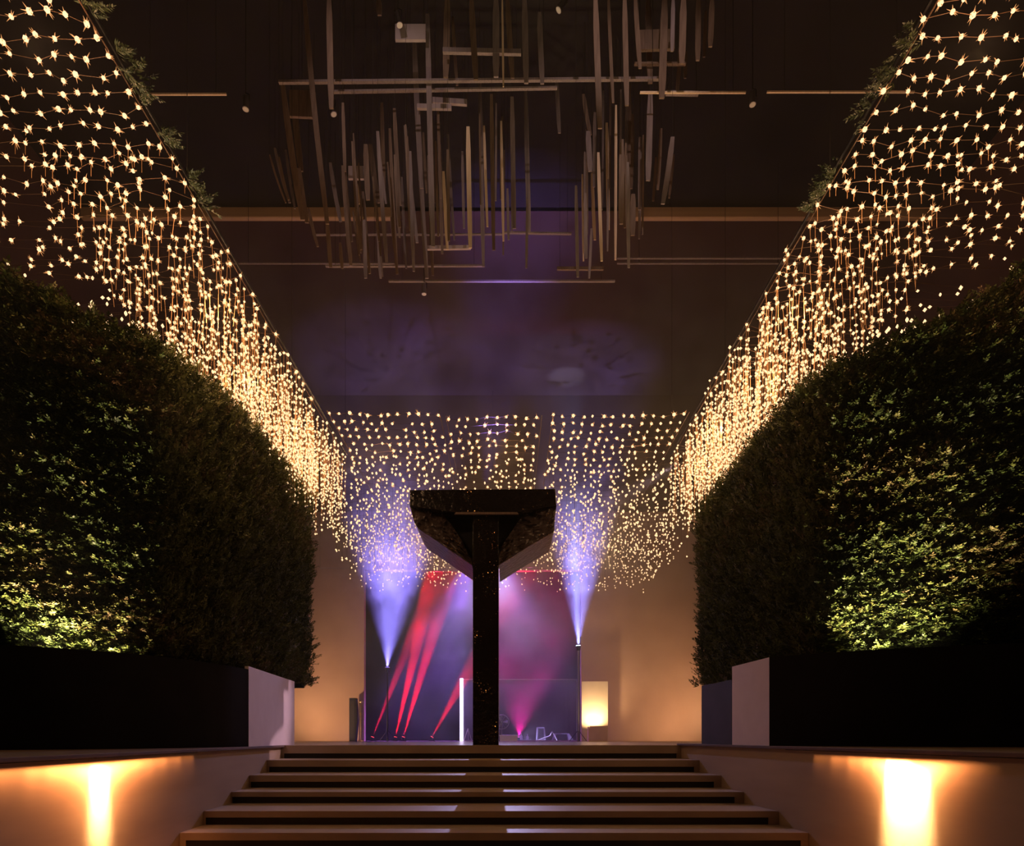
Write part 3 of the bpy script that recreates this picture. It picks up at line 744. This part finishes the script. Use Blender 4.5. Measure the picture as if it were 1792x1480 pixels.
for x, tx, lab in ((-2.2,-1.6,'added unseen spotlight high above the steps, brightening the left slats'),(1.6,1.6,'added unseen spotlight high above the steps, brightening the right slats')):
    p = Vector((x,5.2,9.4)); root = empty('spotlight',tuple(p),lab,'spotlight')  # unseen lamps added to light the fronts of the slats
    t = (Vector((tx,9.8,9.0))-p).normalized()
    MB().tube([p-t*0.14,p],[0.06,0.075],14).build('can','dark_metal',root)
    MB().tube([p-t*0.07,Vector((p.x,p.y,CEIL))],0.012,6).build('drop_rod','dark_metal',root)
    q = lamp('SPOT','beam',p+t*0.02,135,(1.0,0.68,0.58),to=(tx,9.8,8.9),spot_size=math.radians(46),spot_blend=0.8,shadow_soft_size=0.04)
    q.parent = root; q.matrix_parent_inverse = Matrix.Translation(-Vector(root.location))

# ------------------------------------------------------------------ central black sculpture
def sculpture():
    df = 9.92
    cx = (850-VX)*df/F; hw = 23.0*df/F
    root = empty('black_sculpture', (cx,df+hw,0), 'tall black glittering T shaped sculpture at the top of the steps', 'sculpture')
    X = lambda px, d=df: (px-VX)*d/F
    Z = lambda py, d=df: ZC+(VY-py)*d/F
    MB().box(X(827.5),X(872.5),df,df+2*hw,0,Z(899)).build('column','glitter_wrap',root,bevel=0.006)
    hd = 9.80; hb = 11.0
    x0, x1 = X(717,hd), X(972,hd)
    MB().prismy([(x0,Z(857,hd)),(x1,Z(855,hd)),(X(974,hd),Z(884,hd)),(X(905,hd),Z(896,hd)),(X(795,hd),Z(896,hd)),(X(717,hd),Z(886,hd))],hd,hb).build('top_slab','glitter_wrap',root,bevel=0.01)
    MB().prismy([(X(795,hd),Z(900,hd)),(X(908,hd),Z(900,hd)),(X(905,hd),Z(896.2,hd)),(X(798,hd),Z(896.2,hd))],hd-0.01,hd+0.03).build('front_ledge','slat_brown',root)
    def wing(outer, name='wing'):
        # crinkled foil front: grid between an outer and inner edge
        mb = MB(); k, m2 = 26, 12; V = []
        o, i = outer
        def along(pl, t):
            L = [0]; 
            for a, b in zip(pl[:-1],pl[1:]): L.append(L[-1]+math.dist(a,b))
            q = t*L[-1]
            for j in range(len(pl)-1):
                if q <= L[j+1]+1e-9:
                    f = (q-L[j])/(L[j+1]-L[j]); return (pl[j][0]+(pl[j+1][0]-pl[j][0])*f, pl[j][1]+(pl[j+1][1]-pl[j][1])*f)
            return pl[-1]
        for a in range(k+1):
            po = along(o,a/k); pi = along(i,a/k)
            for b in range(m2+1):
                t = b/m2; px = po[0]+(pi[0]-po[0])*t; py = po[1]+(pi[1]-po[1])*t
                dd = hd+0.04+0.16*t
                if 0 < a < k and 0 < b < m2: dd += R.uniform(-0.035,0.035)+0.03*math.sin(a*1.1+b*0.5)
                V.append((X(px,dd),dd,Z(py,dd)))
        n1 = len(V); Bv = [(v[0], hb-0.1, v[2]) for v in V]
        fs = []
        flip = o[0][0] > i[0][0]
        for a in range(k):
            for b in range(m2):
                q = (a*(m2+1)+b, a*(m2+1)+b+1, (a+1)*(m2+1)+b+1, (a+1)*(m2+1)+b)
                fs.append(q if flip else q[::-1])
        ring = [a*(m2+1) for a in range(k+1)]+[k*(m2+1)+b for b in range(1,m2+1)]+[a*(m2+1)+m2 for a in range(k-1,-1,-1)]+[b for b in range(m2-1,0,-1)]
        vs = V+[Bv[r] for r in ring]; nr = len(ring)
        for j in range(nr):
            q = (ring[j], ring[(j+1)%nr], n1+(j+1)%nr, n1+j); fs.append(q if flip else q[::-1])
        fs.append(tuple(range(n1,n1+nr)) if flip else tuple(range(n1+nr-1,n1-1,-1)))
        mb.add(vs,fs).build(name,'crinkled_foil',root)
    wing(([(718,886),(724,912),(733,926),(755,940),(826,989)],[(768,892),(790,918),(808,945),(819,968),(827,978)]))
    wing(([(974,884),(971,905),(970,930),(930,953),(873,989)],[(925,890),(905,915),(888,940),(878,955),(873,962)]))
    # recessed panel behind the column head
    dp = 10.15
    MB().prismy([(X(765,dp),Z(890,dp)),(X(930,dp),Z(890,dp)),(X(874,dp),Z(985,dp)),(X(824,dp),Z(985,dp))],dp+0.18,dp+0.35).build('inner_panel','recess_black',root)
    MB().prismy([(X(803,dp),Z(937,dp)),(X(827,dp),Z(930,dp)),(X(827,dp),Z(983,dp)),(X(820,dp),Z(975,dp))],dp-0.02,dp+0.17).build('gusset','equipment_dark',root)
    MB().prismy([(X(873,dp),Z(942,dp)),(X(884,dp),Z(942,dp)),(X(880,dp),Z(955,dp)),(X(873,dp),Z(966,dp))],dp-0.02,dp+0.17).build('gusset','equipment_dark',root)
sculpture()

# ------------------------------------------------------------------ stage end of the hall
def pos(px, d, z=0.0): return Vector(((px-VX)*d/F, d, z))
# beam fixtures on stands
def stand_light(px, py, d, label, lens, tilt, small=False):
    p = P(px,py,d); root = empty('stage_light_stand', (p.x,p.y,0), label, 'stage light', 'stage lights on thin stands')
    MB().tube([(p.x,p.y,0.0),(p.x,p.y,p.z-0.12)],[0.028,0.022],10).build('pole','steel' if not small else 'dark_metal',root)
    for a in (0.5,2.6,4.7):
        MB().tube([(p.x,p.y,0.35),(p.x+0.3*math.cos(a),p.y+0.3*math.sin(a)*0.6,0.012)],0.011,6).build('leg','dark_metal',root)
    t = Vector((tilt,-0.0,1)).normalized()
    MB().tube([p-t*0.14,p-t*0.03,p],[0.05,0.075,0.08],14).build('lamp_head','dark_metal',root)
    MB().tube([p,p+t*0.012],[0.07,0.07],14).build('lens',lens,root)
    return root, p, t
r1, p1, t1 = stand_light(1012,1130,19.2,'slim stage light stand right of the stage, its white lens blazing upward','lens_blue',-0.03)
r2, p2, t2 = stand_light(678,1168,19.2,'slim stage light stand left of the stage, dim violet lens','lens_violet',0.03,True)
def beam(p, t, to, pw, col, ang, blend, root, r=0.03):
    q = lamp('SPOT','beam',p+t*0.03,pw,col,to=to,spot_size=math.radians(ang),spot_blend=blend,shadow_soft_size=r)
    q.parent = root; q.matrix_parent_inverse = Matrix.Translation(-Vector(root.location))
beam(p1,t1,P(1002,900,19.1),14000,(0.36,0.50,1.0),9,0.7,r1)
beam(p1,t1,P(1015,900,19.0),12000,(0.27,0.25,1.0),36,1.0,r1)
beam(p2,t2,P(690,900,19.0),13000,(0.27,0.21,1.0),44,1.0,r2)
beam(p2,t2,P(686,900,19.0),3500,(0.42,0.45,1.0),22,1.0,r2)

# red floor lights
def floor_light(px, d, topx, topy, pw, col, ang, label, lens, blend=0.35):
    pw *= 60 if ang < 20 else 3.5
    p = pos(px,d,0.13); to = P(topx,topy,d); root = empty('floor_spotlight',(p.x,p.y,0),label,'stage light','floor spotlights on the stage')
    t = (to-p).normalized()
    MB().box(p.x-0.09,p.x+0.09,p.y-0.07,p.y+0.07,0,0.03).build('base','dark_metal',root,bevel=0.004)
    MB().tube([p-t*0.08,p],[0.045,0.06],12).build('lamp_head','dark_metal',root)
    MB().tube([p,p+t*0.01],[0.05,0.05],12).build('lens',lens,root)
    beam(p,t,to,pw,col,ang,blend,root,0.02)
floor_light(692,20.6,750,1040,1500,(1.0,0.004,0.02),8,'floor spotlight throwing the left strand of the wide red beam','lens_red',0.5)
floor_light(706,20.6,778,1040,1500,(1.0,0.004,0.02),8,'floor spotlight throwing the right strand of the wide red beam','lens_red',0.5)
floor_light(652,20.5,742,1060,800,(1.0,0.01,0.08),7,'floor spotlight throwing the narrow red beam at the left','lens_red',0.6)
floor_light(756,20.7,800,1210,450,(1.0,0.01,0.03),12,'floor spotlight with the faint red beam by the white tube','lens_red',0.8)
floor_light(908,22.9,912,1230,1200,(1.0,0.01,0.38),75,'floor spotlight glowing magenta behind the glass screen','lens_pink',1.0)

floor_light(884,21.75,975,1290,260,(0.66,0.58,1.0),60,'added floor spotlight brightening the equipment behind the glass in lilac white','tube_white',1.0)  # extra lamp put in so the equipment shows
# violet wash lights hung from the lintel, and the blue beam up to the ceiling
for px, to, pw, col, a, lab in ((822,(770,1150),6000,(0.36,0.13,1.0),46,'violet wash light hung in the stage opening behind the column, left one'),
                           (880,(930,1180),2000,(0.40,0.13,0.9),60,'violet wash light hung in the stage opening behind the column, right one')):
    p = P(px,972,20.45); root = empty('wash_light',tuple(p),lab,'stage light')
    MB().tube([p+Vector((0,0,0.12)),p],[0.05,0.08],12).build('lamp_head','dark_metal',root)
    MB().tube([p,p-Vector((0,0,0.01))],[0.07,0.07],12).build('lens','lens_violet',root)
    MB().tube([p+Vector((0,0,0.11)),Vector((p.x,p.y,8.0))],0.012,6).build('drop_rod','dark_metal',root)
    q = lamp('SPOT','wash',p-Vector((0,0,0.03)),pw,col,to=P(*to,20.6),spot_size=math.radians(a),spot_blend=0.8,shadow_soft_size=0.05)
    q.parent = root; q.matrix_parent_inverse = Matrix.Translation(-Vector(root.location))
p = Vector(((850-VX)*10.4/F,10.4,zb(857,9.8)+0.22)); root = empty('spotlight',(p.x,p.y,p.z-0.22),'small spotlight on top of the black sculpture sending blue light to the ceiling','spotlight')
MB().box(p.x-0.1,p.x+0.1,p.y-0.1,p.y+0.1,p.z-0.218,p.z-0.18).tube([(p.x,p.y,p.z-0.18),(p.x,p.y,p.z-0.02)],[0.07,0.08],14).build('body','dark_metal',root)
MB().tube([(p.x,p.y,p.z-0.02),(p.x,p.y,p.z-0.01)],[0.07,0.07],14).build('lens','lens_violet',root)
beam(p,Vector((0,0,1)),(p.x+0.6,13.4,11.0),3000,(0.26,0.17,0.9),30,1.0,root,0.05)
# lilac fill lamps added to brighten the pale end panels and the platform
def hung_light(p, to, pw, col, ang, label, lens='steel', blend=0.7, rod=False):
    p = Vector(p); root = empty('fill_spotlight',tuple(p),label,'stage light'); t = (Vector(to)-p).normalized()
    MB().tube([p-t*0.16,p],[0.06,0.08],14).build('lamp_head','dark_metal',root)
    MB().tube([p,p+t*0.01],[0.07,0.07],14).build('lens',lens,root)
    if rod: MB().tube([p-t*0.08,Vector((p.x-t.x*0.08,p.y-t.y*0.08,CEIL))],0.010,6).build('drop_rod','dark_metal',root)
    else: MB().tube([p-t*0.08,Vector((math.copysign(3.17,p.x),p.y,NZ+0.05))],0.012,6).build('clamp','dark_metal',root)
    beam(p,t,to,pw,col,ang,blend,root,0.04)
hung_light((3.24,12.1,5.38),(-3.45,9.2,0.5),1400,(1.0,0.66,0.76),15,'added fill spotlight below the right end of the light nets, brightening the left pale panel')
hung_light((-3.24,12.1,5.38),(2.85,7.4,0.5),950,(1.0,0.66,0.70),15,'added fill spotlight below the left end of the light nets, brightening the right pale panel')
hung_light((-0.5,19.7,5.6),(-0.6,13.5,0.0),2400,(0.58,0.52,1.0),62,'added fill spotlight on the opening lintel behind the sculpture, brightening the platform', rod=True)
# glass screen with a white light tube
gd = 21.2
gx0, gx1, gz = (808-VX)*gd/F, (1010-VX)*gd/F, ZC+(VY-1188)*gd/F
root = empty('glass_screen',((gx0+gx1)/2,gd,0),'wide glass screen on the stage with a thin pale frame','screen')
MB().box(gx0+0.05,gx1-0.03,gd-0.005,gd+0.005,0.03,gz-0.025).build('glass_pane','screen_glass',root)
MB().box(gx0+0.05,gx1,gd-0.02,gd+0.02,gz-0.025,gz).box(gx1-0.03,gx1,gd-0.02,gd+0.02,0,gz-0.025).box(gx0+0.05,gx1-0.03,gd-0.02,gd+0.02,0,0.03).build('frame','steel',root)
tg = tag(MB().box(gx0-0.06,gx0+0.06,gd-0.09,gd-0.021,0.0,gz+0.02).build('light_tube','tube_white',bevel=0.02),'upright glowing white light tube at the left edge of the glass screen','light')

# equipment on the stage
d = 20.9
a, b = pos(874,d).x, pos(906,d).x
root = empty('low_table',((a+b)/2,d,0),'low white lit bench on the stage right of the column','table')
MB().box(a,b,d-0.25,d+0.1,0.16,0.20).build('table_top','table_white',root,bevel=0.005)
MB().box(a+0.02,b-0.02,d-0.24,d-0.22,0,0.16).build('front_panel','table_white',root)
for x in (a+0.03,b-0.03): MB().box(x-0.02,x+0.02,d+0.05,d+0.09,0,0.16).build('leg','table_white',root)
# fan
p = P(878,1263,21.0); root = empty('floor_fan',(p.x,21.0,0),'round pedestal fan beside the column on the stage','fan')
mb = MB(); rr = 0.24
ring = [(p.x+rr*math.cos(t*math.pi/12),21.0,p.z+rr*math.sin(t*math.pi/12)) for t in range(25)]
mb.tube(ring,0.012,6)
for t in range(12):
    an = t*math.pi/6; mb.tube([(p.x,20.97,p.z),(p.x+rr*math.cos(an),21.0,p.z+rr*math.sin(an))],0.004,4)
mb.build('guard','steel',root)
mb = MB()
for t in range(3):
    an = t*2.094; c, s_ = math.cos(an), math.sin(an)
    mb.add([(p.x+0.02*c,21.03,p.z+0.02*s_),(p.x+0.2*c-0.06*s_,21.05,p.z+0.2*s_+0.06*c),(p.x+0.2*c+0.06*s_,21.01,p.z+0.2*s_-0.06*c),
            (p.x+0.02*c,21.035,p.z+0.02*s_),(p.x+0.2*c-0.06*s_,21.055,p.z+0.2*s_+0.06*c),(p.x+0.2*c+0.06*s_,21.015,p.z+0.2*s_-0.06*c)],[(0,2,1),(3,4,5),(0,1,4,3),(1,2,5,4),(2,0,3,5)])
mb.build('blades','equipment_grey',root)
MB().tube([(p.x,21.06,p.z),(p.x,21.16,p.z)],[0.05,0.04],10).build('motor','equipment_dark',root)
MB().tube([(p.x,21.11,p.z-0.03),(p.x,21.11,0.02)],0.015,8).build('pole','steel',root)
MB().tube([(p.x,21.11,0.0),(p.x,21.11,0.025)],[0.16,0.14],14).build('base','equipment_dark',root)
# speakers, boxes and small gear (pixel column, top row, width px, depth)
def gear(name, px0, px1, ytop, d, m, label, cat, slant=0.0, det='grille'):
    x0, x1 = pos(px0,d).x, pos(px1,d).x; z1 = ZC+(VY-ytop)*d/F
    root = empty(name,((x0+x1)/2,d,0),label,cat)
    w = x1-x0
    MB().prismy([(x0,0),(x1+slant*w,0),(x1,z1),(x0+slant*w*0.6,z1)],d,d+max(0.2,w*0.6)).build('cabinet',m,root,bevel=0.008)
    if det == 'grille':
        MB().prismy([(x0+w*0.16,z1*0.1),(x1-w*0.1,z1*0.1),(x1-w*0.14,z1*0.9),(x0+w*0.26,z1*0.9)],d-0.012,d-0.001).build('grille','equipment_dark',root)
    return root
gear('floor_speaker',938,953,1272,22.2,'equipment_grey','upright pale grey speaker on the stage behind the glass','speaker',0.15)
gear('floor_speaker',966,996,1283,22.4,'equipment_grey','broad slanted grey speaker at the right of the glass screen','speaker',0.3)
gear('equipment_case',905,930,1294,22.0,'equipment_grey','low pale equipment case right of the white bench','case',0.0,'grille')
gear('mixer_box',919,936,1286,22.6,'equipment_dark','dark mixer box behind the low case','box',0.0,'none')
for px, h, lab in ((923,1284,'small bottle shaped white lamp on the stage, the left one'),(912,1282,'small pale bottle by the magenta light')):
    q = pos(px,22.3); zt = ZC+(VY-h)*22.3/F
    tag(MB().tube([(q.x,q.y,0),(q.x,q.y,zt*0.6),(q.x,q.y,zt*0.75),(q.x,q.y,zt)],[0.05,0.05,0.02,0.02],10).build('bottle','table_white'),lab,'bottle')
q = pos(960,21.8)
tag(MB().tube([(q.x-0.35,21.8,0.03),(q.x-0.1,21.8,0.12),(q.x+0.05,21.8,0.18),(q.x+0.12,21.8,0.32),(q.x+0.2,21.8,0.2),(q.x+0.3,21.8,0.03)],0.015,6).build('cable_loop','table_white'),'white looping cable between the two grey speakers','cable')
# small easel like frame left of the column
q = pos(818,20.9)
root = empty('folded_stand',(q.x,20.9,0),'small pale folded stand beside the white light tube','stand')
MB().tube([(q.x-0.12,20.9,0.0),(q.x+0.02,20.9,0.42)],0.012,6).build('leg','table_white',root)
MB().tube([(q.x+0.14,20.9,0.0),(q.x+0.02,20.9,0.42)],0.012,6).build('leg','steel',root)
MB().tube([(q.x+0.02,21.1,0.0),(q.x+0.02,20.9,0.42)],0.012,6).build('leg','steel',root)

# cream panel, box and lamp at the right
d = 19.4
x0, x1 = pos(1018,d).x, pos(1064,d).x; z1 = ZC+(VY-1192)*d/F
tag(MB().box(x0,x1,d,d+0.05,0,z1).build('display_board','panel_cream',bevel=0.004),'cream display board glowing at the right of the stage opening','panel')
bd = 18.9; bx0, bx1 = pos(1030,bd).x, pos(1063,bd).x; bz = ZC+(VY-1270)*bd/F
root = empty('display_box',((bx0+bx1)/2,bd,0),'small tan open box on the floor in front of the glowing board','box')
MB().prismy([(bx0-0.02,0),(bx1-0.03,0),(bx1,bz),(bx0+0.02,bz)],bd-0.12,bd-0.10).build('front_side','cardboard',root)
MB().prismy([(bx0-0.02,0),(bx1-0.03,0),(bx1,bz-0.05),(bx0+0.02,bz-0.05)],bd+0.10,bd+0.12).build('back_side','cardboard',root)
MB().box(bx0-0.02,bx0,bd-0.10,bd+0.10,0,bz-0.02).build('left_side','cardboard',root)
MB().box(bx1-0.03,bx1-0.01,bd-0.10,bd+0.10,0,bz-0.02).build('right_side','cardboard',root)
ux = (bx0+bx1)/2-0.05
root = empty('panel_uplight',(ux,bd,0),'warm lamp standing inside the tan box, lighting the cream board','light')
MB().tube([(ux,bd,0),(ux,bd,bz-0.09)],[0.04,0.06],12).build('can','dark_metal',root)
q = lamp('SPOT','uplight_beam',(ux,bd,bz-0.05),190,(1.0,0.66,0.32),to=(ux-0.03,19.40,0.95),spot_size=math.radians(120),spot_blend=1.0,shadow_soft_size=0.05)
q.parent = root; q.matrix_parent_inverse = Matrix.Translation(-Vector(root.location))
# left: black speaker column and brass post
d = 19.5
sx0, sx1 = pos(611,d).x, pos(625,d).x; sz = ZC+(VY-1221)*d/F
root = empty('column_speaker',((sx0+sx1)/2,d,0),'slim black column speaker left of the stage opening','speaker')
MB().prismy([(sx0,0),(sx1-0.06,0),(sx1,sz*0.45),(sx1-0.01,sz*0.7),(sx1-0.04,sz),(sx0,sz)],d,d+0.25).build('cabinet','equipment_dark',root,bevel=0.008)
MB().box(sx0+0.03,sx1-0.08,d-0.012,d-0.001,0.1,sz-0.1).build('grille','recess_black',root)
q = pos(632,19.5)
root = empty('brass_post',(q.x,q.y,0),'thin brass post with a round knob at the left stage edge','post')
MB().tube([(q.x,q.y,0.02),(q.x,q.y,1.2)],0.022,10).build('pole','brass',root)
MB().tube([(q.x,q.y,0.0),(q.x,q.y,0.03)],[0.10,0.09],14).build('base','brass',root)
bm = bmesh.new(); bmesh.ops.create_uvsphere(bm,u_segments=14,v_segments=10,radius=0.05); me = bpy.data.meshes.new('knob'); bm.to_mesh(me); bm.free(); me.materials.append(MATS['brass'])
o = bpy.data.objects.new('knob',me); COL.objects.link(o); o.parent = root; o.location = (0,0,1.22)
MB().tube([(q.x,q.y,0.80),(q.x,q.y,0.88)],[0.04,0.04],12).build('collar','brass',root)
# wall washers flanking the opening
for s, x, lab in ((-1,-6.5,'floor uplight washing the tan back wall behind the left hedge'),(1,6.0,'floor uplight washing the tan back wall behind the right planter')):
    root = empty('floor_uplight',(x,17.6,0),lab,'light')
    MB().tube([(x,17.6,0),(x,17.6,0.14)],[0.06,0.07],12).build('can','dark_metal',root)
    q = lamp('SPOT','uplight_beam',(x,17.6,0.16),520,(1.0,0.56,0.28),to=(x-s*1.2,20,1.6),spot_size=math.radians(110),spot_blend=1.0,shadow_soft_size=0.06)
    q.parent = root; q.matrix_parent_inverse = Matrix.Translation(-Vector(root.location))
# thin cable across the stage opening
a, b = P(560,994,19.6), P(1125,992,19.6)
root = empty('truss_cable',tuple((a+b)/2),'thin pale wire stretched across the stage opening','wire')
MB().tube([a,b],0.008,6).build('wire','steel',root)
hg = MB()
for q in (a,b): hg.tube([q,(q.x,q.y,CEIL)],0.004,5)
hg.build('hanger','cord',root)

# ------------------------------------------------------------------ stage haze
def haze():
    m = bpy.data.materials.new('stage_haze'); m.use_nodes = True; nt = m.node_tree; n = nt.nodes; L = nt.links; n.clear()
    out = n.new('ShaderNodeOutputMaterial'); v = n.new('ShaderNodeVolumeScatter'); v.inputs['Anisotropy'].default_value = 0.15
    v.inputs['Color'].default_value = (1,1,1,1)
    tc = n.new('ShaderNodeTexCoord'); no = n.new('ShaderNodeTexNoise'); no.inputs['Scale'].default_value = 0.75; no.inputs['Detail'].default_value = 4
    L.new(tc.outputs['Object'], no.inputs['Vector'])
    mr = n.new('ShaderNodeMapRange'); mr.inputs[1].default_value = 0.40; mr.inputs[2].default_value = 0.66; mr.inputs[3].default_value = 0.012; mr.inputs[4].default_value = 0.080
    L.new(no.outputs['Fac'], mr.inputs[0])
    sx = n.new('ShaderNodeSeparateXYZ'); L.new(tc.outputs['Object'], sx.inputs[0])
    my = n.new('ShaderNodeMapRange'); my.inputs[1].default_value = 10.0; my.inputs[2].default_value = 16.0; my.inputs[3].default_value = 0.045; my.inputs[4].default_value = 1.0
    L.new(sx.outputs[1], my.inputs[0])
    mu = n.new('ShaderNodeMath'); mu.operation = 'MULTIPLY'; L.new(mr.outputs[0], mu.inputs[0]); L.new(my.outputs[0], mu.inputs[1])
    mz = n.new('ShaderNodeMapRange'); mz.inputs[1].default_value = 0.3; mz.inputs[2].default_value = 3.6; mz.inputs[3].default_value = 0.42; mz.inputs[4].default_value = 1.0
    L.new(sx.outputs[2], mz.inputs[0])
    m3 = n.new('ShaderNodeMath'); m3.operation = 'MULTIPLY'; L.new(mu.outputs[0], m3.inputs[0]); L.new(mz.outputs[0], m3.inputs[1])
    last = m3
    n3 = n.new('ShaderNodeTexNoise'); n3.inputs['Scale'].default_value = 1.6; n3.inputs['Detail'].default_value = 5; n3.inputs['Distortion'].default_value = 0.6
    L.new(tc.outputs['Object'], n3.inputs['Vector'])
    for c, rad_, peak in ((P(685,935,19.0), 2.1, 1.0), (P(1015,930,19.0), 2.0, 0.8), (P(850,1010,20.6), 1.8, 0.06)):
        dn = n.new('ShaderNodeVectorMath'); dn.operation = 'DISTANCE'; dn.inputs[1].default_value = c; L.new(tc.outputs['Object'], dn.inputs[0])
        ma = n.new('ShaderNodeMath'); ma.operation = 'MULTIPLY_ADD'; ma.inputs[1].default_value = -4.5; ma.inputs[2].default_value = 2.25; L.new(n3.outputs['Fac'], ma.inputs[0])
        ad = n.new('ShaderNodeMath'); ad.operation = 'ADD'; L.new(dn.outputs['Value'], ad.inputs[0]); L.new(ma.outputs[0], ad.inputs[1])
        md = n.new('ShaderNodeMapRange'); md.interpolation_type = 'SMOOTHSTEP'; md.inputs[1].default_value = 0.0; md.inputs[2].default_value = rad_; md.inputs[3].default_value = peak; md.inputs[4].default_value = 0.0
        L.new(ad.outputs[0], md.inputs[0])
        aa = n.new('ShaderNodeMath'); aa.operation = 'ADD'; L.new(last.outputs[0], aa.inputs[0]); L.new(md.outputs[0], aa.inputs[1]); last = aa
    L.new(last.outputs[0], v.inputs['Density']); L.new(v.outputs[0], out.inputs['Volume'])
    MATS['stage_haze'] = m
    tag(MB().box(-6.9,4.9,BACK+0.26,26.9,0.01,7.9).build('stage_haze','stage_haze'),'thin smoke haze inside the dark stage room','haze',None,'stuff')
    tag(MB().box(-8.7,8.7,2.6,BACK-0.01,0.05,10.95).build('hall_haze','stage_haze'),'thin smoke haze drifting from the stage through the hall','haze',None,'stuff')
haze()
